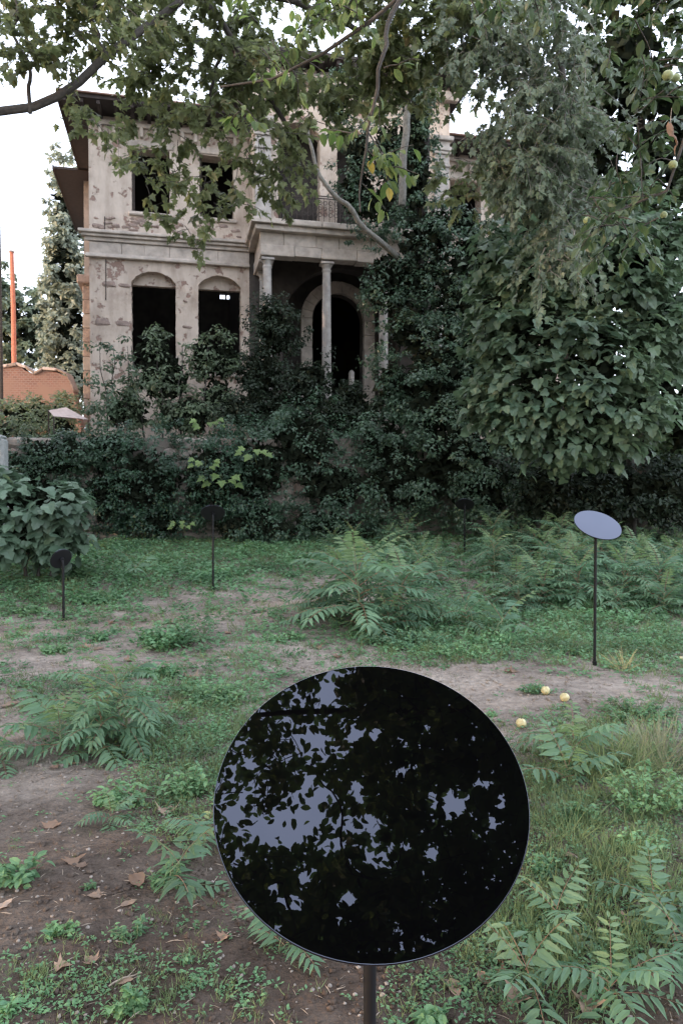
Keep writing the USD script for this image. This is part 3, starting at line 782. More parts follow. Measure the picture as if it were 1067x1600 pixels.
ivt = plant('ivy_clad_tree', 'tall tree smothered in dark ivy in front of the right half of the porch', 'tree', at(650, 740, 18.0),
            [EL(610, 440, 18.0, 45, 75, .5), EL(660, 400, 18.0, 60, 100, .7), EL(715, 450, 17.8, 60, 100, .7), EL(690, 570, 17.4, 85, 90, .8), EL(760, 560, 17.2, 50, 120, .7), EL(650, 270, 18.0, 34, 90, .5), EL(650, 190, 18.1, 30, 70, .5), EL(530, 165, 18.3, 22, 55, .4), EL(560, 240, 18.3, 30, 50, .4), EL(590, 320, 18.2, 40, 50, .4), EL(640, 510, 17.8, 45, 60, .5), EL(610, 240, 18.4, 50, 70, .4), EL(560, 300, 18.4, 40, 60, .4), EL(680, 360, 18.0, 45, 50, .4), EL(735, 400, 17.9, 42, 60, .4), EL(750, 480, 17.4, 50, 80, .5), EL(795, 640, 16.8, 50, 80, .5), EL(725, 345, 18.0, 32, 36, .4), EL(620, 600, 17.7, 50, 50, .5)],
            38000, IVY, 0.085, 'ivy_leaf', 44, depth=0.22, bumpy=0.5, freq=1.8, gap=0.43, gfreq=2.2,
            stems=[([at(650, 760, 18.2), at(655, 450, 18.2), at(665, 260, 18.2), at(650, 120, 18.2)], 0.22, 0.09)])
obj('limb', shifted(tube(wiggle([at(620, 400, 17.6), at(585, 368, 17.2), at(545, 330, 17.0), at(505, 280, 16.9), at(480, 200, 16.8)], 18, 0.10, 4), np.linspace(0.075, 0.035, 18), 8), at(650, 740, 18.0)), 'bark_pale', ivt, True)
obj('limb', shifted(tube(wiggle([at(628, 320, 16.9), at(631, 250, 16.8), at(637, 150, 16.6), at(642, 60, 16.4)], 16, 0.06, 5), np.linspace(0.09, 0.075, 16), 8), at(650, 740, 18.0)), 'bark_pale', ivt, True)
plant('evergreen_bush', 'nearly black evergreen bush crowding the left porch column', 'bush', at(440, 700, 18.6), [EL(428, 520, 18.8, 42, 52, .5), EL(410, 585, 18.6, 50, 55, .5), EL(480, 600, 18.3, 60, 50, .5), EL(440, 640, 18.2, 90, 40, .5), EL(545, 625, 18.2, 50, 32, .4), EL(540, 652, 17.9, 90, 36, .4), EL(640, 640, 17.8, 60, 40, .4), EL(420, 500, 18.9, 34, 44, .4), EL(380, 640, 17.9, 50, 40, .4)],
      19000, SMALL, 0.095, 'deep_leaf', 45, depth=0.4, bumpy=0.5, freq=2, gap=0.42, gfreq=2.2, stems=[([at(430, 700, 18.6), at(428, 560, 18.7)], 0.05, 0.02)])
plant('young_tree_shrub', 'loose grey green shrub rising before the lower left windows', 'shrub', at(260, 700, 18.2), [EL(255, 590, 18.4, 62, 60, .5), EL(320, 560, 18.5, 32, 55, .4), EL(290, 650, 18.0, 65, 45, .5), EL(200, 640, 18.2, 50, 45, .5), EL(340, 620, 18.4, 40, 50, .4), EL(240, 545, 18.5, 40, 45, .4), EL(350, 560, 18.6, 30, 45, .4)],
      9000, OVAL, 0.10, 'shrub_leaf', 46, depth=0.55, bumpy=0.55, freq=1.8, gap=0.44, gfreq=2.0, corescale=0.6, stems=[([at(230 + 25 * k, 720, 18.2), at(205 + 40 * k, 540, 18.2)], 0.03, 0.008) for k in range(4)])
plant('young_tree_shrub', 'wispy light shrub in front of the left corner of the villa wall', 'shrub', at(170, 700, 18.0), [EL(170, 570, 18.2, 36, 46, .4), EL(165, 640, 18.0, 36, 50, .4), EL(200, 600, 18.1, 26, 50, .4)],
      2600, OVAL, 0.10, 'shrub_leaf', 47, depth=0.75, bumpy=0.5, freq=2, gap=0.46, corescale=0, stems=[([at(170 + 14 * k, 700, 18.0), at(155 + 22 * k, 540, 18.1)], 0.022, 0.006) for k in range(3)])
for k, (px, py, sz, lab) in enumerate([(345, 748, 30, 'bright green lobed leaves poking out of the ivy left of centre'), (320, 722, 22, 'small spray of light green leaves above the bright lobed one in the ivy'),
                                       (398, 706, 26, 'light green lobed leaves near the top edge of the ivy mound'), (284, 818, 18, 'lime green seedling low in the ivy by the ground'), (325, 660, 26, 'pale green leaf spray against the dark hollow under the windows')]):
    c_ = at(px, py, 15.75 if py > 700 else 17.4)
    t_ = thing('fig_shoot', lab, 'seedling', c_)
    for q in range(7):
        a_ = q * 2.4 + k
        pos = np.array([[math.cos(a_) * sz * 0.011, math.sin(a_) * 0.06 - 0.03, (q - 3) * 0.035 * sz / 30]])
        obj('leaf', leaves(PLANE, pos, [[math.cos(a_) * 0.9, -0.5, -0.45]], np.array([[0.1, -0.7, 0.8]]), [0.19 * sz / 26]), 'bright_leaf', t_)
    obj('stem', tube([(0, 0.35, -0.25), (0, 0.1, -0.08), (0, 0, 0.1)], [0.008, 0.007, 0.004], 5), 'green_stem', t_)

# ------------------------------------------------------------------ trees on the right
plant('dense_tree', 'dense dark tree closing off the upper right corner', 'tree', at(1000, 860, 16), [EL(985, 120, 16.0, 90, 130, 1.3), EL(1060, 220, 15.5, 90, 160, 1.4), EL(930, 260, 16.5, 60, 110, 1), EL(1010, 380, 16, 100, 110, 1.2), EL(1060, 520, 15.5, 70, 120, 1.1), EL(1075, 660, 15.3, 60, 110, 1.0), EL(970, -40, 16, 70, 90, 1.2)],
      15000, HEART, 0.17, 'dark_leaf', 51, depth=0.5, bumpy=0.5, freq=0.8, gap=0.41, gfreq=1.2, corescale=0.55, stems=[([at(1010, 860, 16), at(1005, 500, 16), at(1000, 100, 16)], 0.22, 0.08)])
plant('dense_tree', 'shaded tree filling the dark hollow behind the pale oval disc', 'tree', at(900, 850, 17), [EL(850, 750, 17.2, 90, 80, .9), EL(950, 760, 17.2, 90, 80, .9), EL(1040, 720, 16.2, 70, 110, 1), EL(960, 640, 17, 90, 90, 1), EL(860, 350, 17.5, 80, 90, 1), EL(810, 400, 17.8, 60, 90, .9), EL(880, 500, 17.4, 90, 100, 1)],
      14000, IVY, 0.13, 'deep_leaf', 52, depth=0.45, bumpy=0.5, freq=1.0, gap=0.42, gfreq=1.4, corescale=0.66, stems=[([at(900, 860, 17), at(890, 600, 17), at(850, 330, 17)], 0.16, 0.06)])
plant('broad_leaved_tree', 'mulberry like tree with large dull blue green leaves overhanging the right side', 'tree', at(930, 850, 13.2),
      [EL(850, 430, 12.6, 75, 70, .7), EL(950, 440, 12.6, 90, 80, .8), EL(850, 520, 12.4, 95, 65, .8), EL(930, 560, 12.2, 85, 80, .8), EL(840, 610, 12.4, 80, 60, .7), EL(930, 640, 12.2, 85, 50, .7), EL(775, 480, 12.8, 40, 60, .5), EL(1010, 520, 12.6, 50, 80, .6), EL(1000, 640, 12.4, 32, 50, .5), EL(830, 660, 12.5, 55, 40, .5), EL(900, 690, 12.5, 80, 30, .5), EL(780, 560, 12.8, 45, 70, .5), EL(1000, 400, 13.0, 70, 70, .8), EL(940, 350, 13.2, 60, 50, .7), EL(770, 400, 13.2, 40, 50, .5), EL(1040, 480, 13.0, 50, 80, .6), EL(800, 690, 12.5, 22, 26, .3), EL(765, 620, 12.8, 30, 36, .4), EL(1040, 600, 12.6, 30, 40, .4), EL(960, 700, 12.6, 26, 18, .3), EL(860, 715, 12.6, 26, 18, .3)],
      12500, HEART, 0.18, 'fig_leaf', 53, per=16, clump=.28, depth=0.45, bumpy=0.4, freq=1.1, gap=0.42, gfreq=1.5, droop=0.9, up=0.75, jit=0.55, corescale=0.45, big=300,
      stems=[([at(985, 850, 15.0), at(980, 700, 14.2), at(920, 560, 13.0), at(880, 440, 12.7)], 0.10, 0.04), ([at(980, 700, 14.2), at(990, 600, 13.2), at(1010, 500, 12.7)], 0.06, 0.02)])
plant('broad_leaved_bush', 'low fig bush with large dark leaves at the left edge of the clearing', 'bush', at(50, 890, 11.6),
      [EL(40, 790, 11.6, 60, 40, .5), EL(95, 800, 11.5, 36, 34, .4), EL(20, 840, 11.4, 60, 36, .5), EL(90, 850, 11.6, 36, 30, .4), EL(-30, 790, 11.5, 60, 60, .6)], 2200, HEART, 0.2, 'fig_leaf', 54, per=14, clump=.2,
      depth=0.4, bumpy=0.45, freq=1.3, gap=0.40, droop=0.8, up=0.7, jit=0.45, corescale=0.62, big=120, stems=[([at(40 + 20 * k, 900, 11.6), at(30 + 25 * k, 800, 11.5)], 0.03, 0.012) for k in range(3)])


plant('dense_tree', 'dark tree between the pale hanging foliage and the villa roof', 'tree', at(800, 860, 17.6), [EL(790, 420, 17.6, 60, 70, .8), EL(840, 300, 17.6, 60, 110, .9), EL(930, 150, 17.4, 60, 120, 1), EL(900, 420, 17, 60, 80, .9)], 9000, IVY, .12, 'dark_leaf', 56, depth=.5, bumpy=.5, freq=1, corescale=.5, stems=[([at(860, 860, 17.6), at(860, 500, 17.6), at(880, 200, 17.5)], .14, .05)])
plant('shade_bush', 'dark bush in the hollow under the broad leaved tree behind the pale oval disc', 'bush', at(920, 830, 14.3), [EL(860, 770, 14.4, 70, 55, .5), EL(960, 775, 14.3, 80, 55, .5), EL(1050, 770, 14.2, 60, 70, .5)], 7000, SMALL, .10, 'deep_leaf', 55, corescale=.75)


# ------------------------------------------------------------------ leafy branches: twigs with leaves set along them
def spray(r, p0, d0, length, nl, leafs, droop=0.5, tw=0.006, flat=0.4):
    """A twig from p0 along d0 that sags, and the places of its leaves."""
    k = 7
    P = [np.asarray(p0, float)]
    d = norm(np.asarray(d0, float))
    for i in range(k - 1):
        d = norm(d + np.array([0, 0, -droop / k]) + r.normal(0, 0.14, 3))
        P.append(P[-1] + d * length / (k - 1))
    P = np.array(P)
    t = np.sort(r.uniform(0.12, 1.0, nl)) * (k - 1)
    i = np.minimum(t.astype(int), k - 2)
    pos = P[i] + (P[i + 1] - P[i]) * (t - i)[:, None]
    tang = norm(P[i + 1] - P[i])
    side = norm(np.cross(tang, [0, 0, 1])) * r.choice([-1, 1], nl)[:, None]
    ax = norm(side * 0.8 + tang * 0.5 + np.array([0, 0, -droop]) * r.uniform(0.2, 1.2, (nl, 1)) + r.normal(0, 0.3, (nl, 3)))
    nn = norm(np.array([0, 0, 1.0]) + r.normal(0, flat, (nl, 3)) + norm(EYE - pos) * 0.25)
    pos = pos + ax * leafs * 0.25
    return tube(P, np.linspace(tw, tw * 0.35, k), 4), pos, ax, nn


def cluster_tree(r, centres, per, nl, length, leafs, droop, tw=0.006):
    tw_m, PP, AA, NN = [], [], [], []
    for c, rad in centres:
        for q in range(per):
            o = r.normal(0, 1, 3); o = o / np.linalg.norm(o) * rad * r.random() ** 0.4
            d = norm(r.normal(0, 1, 3) * [1, 1, 0.5] + np.array([0, 0, -0.2]))
            m, p, a, n = spray(r, c + o, d, length * r.uniform(0.6, 1.3), nl, leafs, droop, tw)
            tw_m.append(m); PP.append(p); AA.append(a); NN.append(n)
    return tw_m, np.vstack(PP), np.vstack(AA), np.vstack(NN)


def finish_tree(t, loc, r, tw_m, P, A, N, leafs, tmpl, lm, bark, big, score=None):
    s = leafs * r.uniform(0.6, 1.2, len(P))
    vis = np.linalg.norm(P - EYE, axis=1) / s
    q = P - EYE
    px = 533.5 + FPX * q[:, 0] / np.maximum(q[:, 1], .1); py = 774 - FPX * q[:, 2] / np.maximum(q[:, 1], .1)
    vis = vis + np.where((q[:, 1] > 0.5) & (px > 0) & (px < 1067) & (py > 0) & (py < 1600), 0, 1e6)
    order = np.argsort(vis)
    for i in order[:big]:
        obj('leaf', leaves(tmpl, local(P[i:i + 1], loc), A[i:i + 1], N[i:i + 1], s[i:i + 1]), lm, t)
    k = order[big:]
    if len(k):
        obj('crown', leaves(tmpl, local(P[k], loc), A[k], N[k], s[k]), lm, t, kind='stuff')
    obj('twigs', shifted(tw_m, loc), bark, t, kind='stuff')


# the plane tree whose trunk stands outside the left of the picture
r1 = R(61)
ptl = np.array([-8.6, 9.5, float(G(-8.6, 9.5))])
pt = thing('plane_tree', 'old plane tree reaching in from the left, its crown filling the top', 'tree', ptl)
obj('trunk', shifted(tube(wiggle([ptl - [0, 0, 0.3], ptl + [0.1, 0, 3], ptl + [0.4, 0.2, 6.5], ptl + [1.0, 0.8, 9.5]], 16, 0.12, 2), np.linspace(0.36, 0.16, 16), 10), ptl), 'bark_pale', pt, True)
LIMBS = [([ptl + [0.3, 0.1, 5.9], at(-60, 185, 10), at(40, 160, 10), at(130, 118, 10.1), at(166, 85, 10.2), at(225, 40, 10.4), at(330, -30, 10.6)], 0.075, 0.045),
         ([at(47, 176, 10), at(42, 110, 10), at(22, 60, 9.9), at(25, 10, 9.9), at(-20, -40, 9.8)], 0.028, 0.012),
         ([ptl + [0.6, 0.5, 8], at(120, -60, 10.5), at(300, -10, 11), at(400, 120, 11.4), at(445, 190, 11.6)], 0.09, 0.035),
         ([at(300, -10, 11), at(480, 10, 11.5), at(620, 60, 12), at(740, 100, 12)], 0.06, 0.025),
         ([at(350, 60, 11.2), at(330, 150, 11.3), at(300, 210, 11.2)], 0.03, 0.010),
         ([at(166, 85, 10.2), at(150, 30, 10.1), at(180, -30, 10)], 0.035, 0.015)]
for k, (pts, ra, rb) in enumerate(LIMBS):
    pp = wiggle(pts, 22, 0.10, 70 + k)
    obj('branch', shifted(tube(pp, np.linspace(ra, rb, 22), 8), ptl), 'bark_dark', pt, True)
cents = []


def fill(r, x0, x1, y0, y1, d0, d1, n, rad):
    for _ in range(n):
        cents.append((at(r.uniform(x0, x1), r.uniform(y0, y1), r.uniform(d0, d1)), rad))


fill(r1, 150, 760, -160, 70, 10, 13, 78, 0.45)
fill(r1, -30, 200, -160, 60, 9.5, 11, 18, 0.4)
fill(r1, 220, 700, 40, 150, 10.5, 12.5, 32, 0.35)
hang = []
for px, py in [(215, 250), (235, 275), (285, 225), (275, 262), (300, 300), (322, 270), (330, 325), (240, 325), (250, 240), (165, 200), (140, 175), (195, 175), (250, 200), (350, 215), (375, 240), (330, 190), (415, 150), (440, 205), (410, 190), (455, 250), (400, 265), (300, 350), (370, 300), (380, 185), (460, 120), (500, 130), (345, 160), (295, 180), (270, 165), (430, 300), (455, 290), (470, 240), (420, 225), (430, 130), (520, 150), (545, 120), (480, 170), (560, 150), (405, 120), (600, 130), (620, 160)]:
    hang.append((at(px, py, r1.uniform(10.6, 12.0)), 0.2))
for _ in range(9):
    hang.append((at(r1.uniform(690, 800), r1.uniform(90, 330), r1.uniform(11, 12)), .2))
for px, py in [(20, 60), (60, 80), (110, 60)]:
    cents.append((at(px, py, 9.8), 0.2))
tw_m, P, A, N = cluster_tree(r1, cents, 6, 20, 0.7, 0.125, 0.7)
a3 = cluster_tree(r1, hang, 5, 11, 0.45, 0.145, 1.0)
tw_m, P, A, N = tw_m + a3[0], np.vstack([P, a3[1]]), np.vstack([A, a3[2]]), np.vstack([N, a3[3]])
finish_tree(pt, ptl, r1, tw_m, P, A, N, 0.128, PLANE, 'plane_leaf', 'bark_dark', 300)

# the pale hanging tree right of the middle
r2 = R(62)
wl = np.array([5.0, 16.2, float(G(5.0, 16.2))])
wt = thing('hanging_tree', 'tree with pale grey green foliage hanging in curtains right of the villa roof', 'tree', wl)
obj('trunk', shifted(tube(wiggle([wl, wl + [-.1, -.2, 4], at(880, 200, 12), at(860, -60, 11)], 16, 0.1, 3), np.linspace(0.13, 0.05, 16), 8), wl), 'bark_dark', wt, True)
cents = []
fill(r2, 800, 905, 60, 300, 9.6, 11, 42, 0.26)
fill(r2, 710, 900, -80, 70, 9.6, 11, 24, 0.3)
fill(r2, 770, 820, 60, 260, 9.8, 11, 11, 0.18)
fill(r2, 840, 905, 280, 420, 9.8, 10.8, 12, 0.18)
fill(r2, 700, 770, -20, 110, 10, 11, 7, 0.2)
tw_m, P, A, N = cluster_tree(r2, cents, 6, 22, 0.75, 0.09, 1.6)
finish_tree(wt, wl, r2, tw_m, P, A, N, 0.092, PLANE, 'pale_leaf', 'bark_pale', 200)
# ------------------------------------------------------------------ the fruit tree standing beside the camera: canopy overhead, boughs at the top
r3 = R(63)
fl = np.array([2.6, -0.6, float(G(2.6, -0.6))])
ft = thing('fruit_tree', 'fruit tree leaning over the near black disc with boughs hanging at the top right', 'tree', fl)
obj('trunk', shifted(tube(wiggle([fl - [0, 0, .2], fl + [-.1, .1, 1.6], fl + [-.3, .3, 3.4], fl + [-.5, .4, 4.6]], 14, 0.08, 3), np.linspace(0.13, 0.07, 14), 9), fl), 'bark_dark', ft, True)
crown = fl + np.array([-.45, .38, 4.3])
BOUGHS = [([crown, [1.4, .2, 4.9], [.6, -.35, 5.0], [-.4, -.55, 5.05], [-1.6, -.4, 5.0]], .026, .010),
          ([crown, [1.5, 1.0, 4.8], [.6, .95, 5.0], [-.4, .92, 5.05], [-1.4, .8, 5.0]], .04, .012),
          ([crown, [1.3, 2.2, 4.9], at(660, -40, 3.9), at(622, -5, 3.9), at(560, 45, 3.95), at(488, 92, 4.0), at(430, 122, 4.1), at(345, 135, 4.2)], .035, .006),
          ([at(660, -40, 3.9), at(628, -5, 3.8), at(602, 60, 3.7), at(578, 140, 3.62), at(572, 215, 3.6), at(562, 290, 3.6), at(563, 330, 3.6)], .016, .004),
          ([crown, [2.2, 2.0, 4.3], at(1120, 60, 4.2), at(1075, 200, 4.2), at(1040, 300, 4.2), at(960, 330, 4.3)], .03, .007),
          ([[.1, -.3, 5.0], [-.1, .1, 4.95], [-.15, .35, 4.95], [-.3, .6, 5]], .012, .004),
          ([[-.4, -.42, 5.05], [-.5, -.2, 5.0], [-.8, 0.0, 5.0]], .010, .004)]
for k, (pts, ra, rb) in enumerate(BOUGHS):
    pp = wiggle(pts, 20, 0.15 if k == 1 else 0.06, 90 + k)
    obj('branch', shifted(tube(pp, np.linspace(ra, rb, 20), 7), fl), 'bark_dark', ft, True)
GAPS = [(-.18, 1.04, .09, .12), (-.1, 1.17, .08, .03), (-.39, 1.02, .05, .06), (-.24, .74, .12, .08), (-.02, .78, .08, .08), (-.13, .65, .07, .04), (.12, .78, .05, .06), (.3, .76, .04, .04), (.47, .82, .04, .03),
        (-.71, .62, .05, .03), (.31, .55, .06, .03), (-.21, .42, .13, .09), (.01, .42, .08, .09), (-.79, .3, .09, .08), (-.51, .16, .24, .10), (-.18, .1, .12, .07), (-.29, .25, .12, .09), (-.12, .21, .12, .07), (-.77, .06, .06, .05),
        (.1, .01, .1, .07), (-.34, -.11, .07, .07), (-.42, -.24, .1, .07), (-.08, -.22, .07, .05), (.06, .21, .06, .06), (.62, .33, .11, .11), (.5, .35, .04, .07), (.82, .46, .05, .04), (.87, .22, .06, .05), (.76, .15, .03, .03), (.93, .35, .04, .06),
        (.31, .08, .04, .03), (.47, .04, .04, .04), (-.24, -.45, .03, .03), (-.13, -.36, .03, .03), (.12, -.52, .15, .02), (.26, -.44, .03, .07), (.43, -.48, .05, .02), (-.49, -.38, .06, .02), (-.55, -.16, .04, .04)]
GP = np.array(GAPS)
LOW, LOWZ = np.array([0.028, 1.235]), 0.052
NC = 1350
NX = 420
cc = np.c_[r3.uniform(-2.0, 2.4, NC), r3.uniform(-1.7, 2.4, NC), r3.uniform(4.75, 6.0, NC)]
cc = np.vstack([cc, np.c_[r3.uniform(-.2, 1.3, NX), r3.uniform(-.9, 1.5, NX), r3.uniform(4.75, 6, NX)], np.c_[r3.uniform(-1.1, .2, 150), r3.uniform(-.9, -.1, 150), r3.uniform(4.75, 6, 150)]])
cents = [(c_, 0.10) for c_ in cc]
tw1, P1, A1, N1 = cluster_tree(r3, cents, 2, 13, 0.34, 0.07, 0.3, 0.004)
lc = P1 + A1 * 0.03


def gap_distance(q, k):
    # the gaps are seen in the disc along slanting lines, so they lean the same way through the depth of the crown
    flat = LOW + (q[:, :2] - LOW) * ((5.0 - LOWZ) / (q[:, 2] - LOWZ))[:, None]
    return (((flat[:, None] - GP[None, :, :2]) / (GP[None, :, 2:] * k)) ** 2).sum(2).min(1)


d2 = gap_distance(lc, 1.2)
keep = r3.random(len(d2)) < np.interp(d2, [0.0, 0.3, 0.55, 1.6, 2.6], [0.02, 0.06, 0.42, 0.6, 1.0])
keep &= (P1[:, 2] > 4.5) & (P1[:, 2] < 6.3)
# twigs whose middle lies in a gap go with their leaves
ends = [np.array([m[0][k:k + 4].mean(0) for m in tw1]) for k in (0, 8, 16, 24)]
free = np.min([gap_distance(e, 1.15) for e in ends], axis=0)
tw1 = [m for m, q in zip(tw1, free) if q > 1]
s = 0.075 * r3.uniform(0.7, 1.2, len(P1))
obj('crown', leaves(OVAL, local(P1[keep], fl), A1[keep], N1[keep], s[keep]), 'apple_leaf', ft, kind='stuff')
obj('twigs', shifted(tw1, fl), 'bark_dark', ft, kind='stuff')
cents = []
fill(r3, 380, 480, 40, 130, 3.9, 4.5, 7, 0.10)
fill(r3, 480, 720, -80, 40, 3.7, 4.6, 11, 0.13)
fill(r3, 330, 560, -90, 20, 4.2, 5, 12, 0.14)
keep_, cents = cents, []
fill(r3, 970, 1100, -60, 200, 4.0, 4.6, 11, 0.16)
fill(r3, 930, 1090, 230, 360, 4.1, 4.7, 8, 0.14)
fill(r3, 900, 1000, 270, 350, 4.3, 4.6, 3, 0.10)
fill(r3, 730, 1000, -120, -20, 4.0, 5, 12, 0.16)
right, cents = cents, keep_
for px, py in [(574, 200), (585, 215), (570, 235), (590, 245), (575, 265), (565, 285), (605, 225), (600, 260), (560, 210), (590, 140), (600, 110), (584, 165), (372, 150), (372, 175)]:
    cents.append((at(px, py, 3.62 if px > 450 else 4.1), 0.02))
tw2, P2, A2, N2 = cluster_tree(r3, cents, 1, 7, 0.2, 0.07, 0.9, 0.004)
finish_tree(ft, fl, r3, tw2, P2, A2, N2, 0.072, OVAL, 'apple_leaf', 'bark_dark', 130)
tw3, P3, A3, N3 = cluster_tree(r3, right, 3, 8, 0.24, 0.075, 0.7, 0.004)
finish_tree(ft, fl, r3, tw3, P3, A3, N3, 0.082, OVAL, 'bough_leaf', 'bark_dark', 170)
for k, (px, py) in enumerate([(576, 250), (607, 292)]):
    obj('leaf', shifted(leaves(OVAL, [at(px, py, 3.58)], [[.3 - .2 * k, -.2, -.9]], np.array([[.2, -1, .3]]), [.07]), fl), 'yellow_leaf', ft, label='yellow leaf on a hanging twig')


def fruit(name, label, pos, rad, m, group=None, seed=0, stalk=False):
    t_ = thing(name, label, 'fruit', pos, group=group)
    v_, f_ = trimesh.creation.icosphere(3).vertices, trimesh.creation.icosphere(3).faces
    th = np.arctan2(v_[:, 1], v_[:, 0])
    rr_ = 1 + 0.03 * np.cos(5 * th) * np.abs(v_[:, 2]) + 0.08 * (meshkit.fbm(v_ * 1.7 + seed * 3.7, 2, seed) - 0.5)
    v_ = v_ * rr_[:, None] * [1, 1, 0.92]
    v_[:, 2] -= 0.16 * np.exp(-((v_[:, :2] ** 2).sum(1)) / 0.03) * np.sign(v_[:, 2])
    obj('flesh', (v_ * rad, f_), m, t_, True)
    st = np.array([(0, 0, .7), (0.05, 0, 1.0), (0.12, 0.05, 1.5 if stalk else 1.2)]) * rad
    obj('stalk', tube(st, [.05 * rad, .04 * rad, .05 * rad], 5), 'bark_dark', t_)
    ca = norm(np.c_[np.cos(np.arange(5) * 1.257), np.sin(np.arange(5) * 1.257), -0.6 * np.ones(5)])
    obj('calyx', leaves(SMALL, np.zeros((5, 3)) + [0, 0, -0.80 * rad], ca, np.tile([0, 0, -1.0], (5, 1)), 0.3 * rad), 'bark_dark', t_)
    return t_


for px, py, Y, rad, lab in [(1043, 117, 4.1, .029, 'pale green fruit at the upper right, the larger left one of a touching pair'), (1056, 121, 4.15, .024, 'pale green fruit at the upper right, the right one of a touching pair'),
                            (1051, 257, 4.2, .026, 'pale green fruit hanging below the curled dry leaf at the right edge'), (917, 344, 4.3, .022, 'small pale fruit hanging at the left tip of the right bough'), (1037, 335, 4.3, .020, 'smallest green fruit half hidden in leaves by the right edge')]:
    fruit('hanging_fruit', lab, at(px, py, Y), rad, 'green_fruit_skin', seed=px, stalk=True)
dl = thing('curled_leaf', 'big curled dry brown leaf hanging at the right edge', 'dry leaf', at(1046, 212, 4.0))
th = np.linspace(0, 1, 9)
Vd, Fd = [], []
for i, t_ in enumerate(th):
    w_ = 0.028 * math.sin(math.pi * min(1, t_ * 0.9 + 0.08)) * (1 + .35 * math.sin(13 * t_))
    for j, q in enumerate((-1, -.5, 0, .5, 1)):
        a_ = q * (1.1 + .5 * math.sin(7 * t_)) + 2.2 * t_
        Vd.append([w_ * math.sin(a_) + 0.03 * t_ * t_, -0.5 * w_ * math.cos(a_), 0.07 - 0.17 * t_ + 0.011 * math.sin(5 * q + 11 * t_)])
Vd = np.array(Vd); ii, jj = np.meshgrid(np.arange(8), np.arange(4), indexing='ij'); q = (ii * 5 + jj).ravel()
obj('blade', (Vd, np.vstack([np.c_[q, q + 5, q + 6], np.c_[q, q + 6, q + 1]])), 'dead_leaf_skin', dl, True)
obj('leaf_stalk', tube([(0, -.01, .07), (0.005, 0, .10), (0.01, 0, .15)], .002, 4), 'straw', dl)
for k, (px, py) in enumerate([(852, 1079), (882, 1090), (814, 1131), (1064, 1028)]):
    g_ = ground_at(px, py + 6)
    fruit('fallen_fruit', ['fallen pale yellow fruit beside the dark weed tuft, left of the close pair', 'fallen pale yellow fruit on bare soil, right of the close pair', 'fallen pale fruit lying near the right rim of the big black disc', 'fallen orange tinted fruit at the right edge of the clearing'][k],
          g_ + [0, 0, .03], .036 if k < 3 else .022, 'fruit_skin', seed=k)

# ------------------------------------------------------------------ black mirror discs on poles


def disc_stand(label, c, nrm, rad, base=None, pole_r=0.014):
    c, nrm = np.asarray(c, float), norm(np.asarray(nrm, float))
    back = c - nrm * 0.012
    foot = np.array([back[0], back[1], 0]) - nrm * [0.05, 0.05, 0]
    foot[2] = float(G(foot[0], foot[1])) if base is None else base
    t_ = thing('disc_stand', label, 'disc stand', foot)
    a_ = norm(np.cross(nrm, [0, 0, 1])); b_ = np.cross(nrm, a_)
    Mx = np.stack([a_, -b_, nrm], 1) if np.linalg.det(np.stack([a_, -b_, nrm], 1)) > 0 else np.stack([a_, b_, nrm], 1)

    def put(prof, n=96):
        v_, f_ = revolve(prof, n)
        return v_ @ Mx.T + c - foot, f_
    obj('mirror_disc', put([(0, -0.004), (rad - .003, -0.004), (rad - .0015, -0.0035), (rad, -0.002), (rad, 0.0005), (rad - .0006, 0.0016), (rad - .0018, 0.002), (0, 0.002)]), 'mirror_glass', t_, 30)
    obj('backing_plate', put([(0, -0.012), (rad - .008, -0.012), (rad - .005, -0.010), (rad - .005, -0.0042), (0, -0.0042)]), 'black_metal', t_, 30)
    obj('hub', put([(0, -0.04), (.026, -0.04), (.03, -0.037), (.03, -0.0122), (0, -0.0122)], 24), 'black_metal', t_, 30)
    top_ = c - nrm * 0.040 - foot
    p0 = np.array([0, 0, -0.15]); p1 = np.array([0, 0, top_[2] - .05])
    obj('pole', tube([p0, [0, 0, 0], p1 * .5, p1, top_ * .5 + p1 * .5 + [0, 0, .005], top_], pole_r, 12), 'black_metal', t_, 40)
    obj('collar', tube([p1 - [0, 0, .05], p1 - [0, 0, .02]], pole_r * 1.35, 12), 'black_metal', t_, 40)
    obj('ground_socket', tube([[0, 0, -.05], [0, 0, .035]], pole_r * 1.5, 12), 'black_metal', t_, 40)
    return t_


ND = np.array([0.0417, 1.0509, 1.1724])
disc_stand('large black mirror disc in the foreground reflecting leaves and sky', ND, (-0.0142, -0.6237, 0.7816), 0.225, pole_r=0.0098)


def scaled(c, k):
    return EYE + (np.asarray(c) - EYE) * k


disc_stand('oval disc shining pale with reflected sky on a tall pole at the right', scaled((2.4632, 7.0718, 1.3174), .945), (0.107, -0.5733, 0.8123), 0.213, pole_r=0.0135)
disc_stand('black disc seen from behind on a tall thin pole before the ivy, left of centre', scaled((-2.354, 13.4678, 1.282), .817), (-0.1081, 0.6335, 0.7662), 0.184, pole_r=0.0155)
disc_stand('short black disc stand at the far left beside the broad leaved bush', scaled((-5.6725, 14.857, .3184), .626), (-0.6585, 0.5962, 0.4593), 0.141, pole_r=0.0165)
disc_stand('farthest dark disc on a thin pole between the saplings and the ivy mass', scaled((2.9271, 17.4893, 1.3933), .842), (0.0961, 0.576, 0.8118), 0.19, pole_r=0.0165)

# ------------------------------------------------------------------ tree of heaven saplings: every frond a part


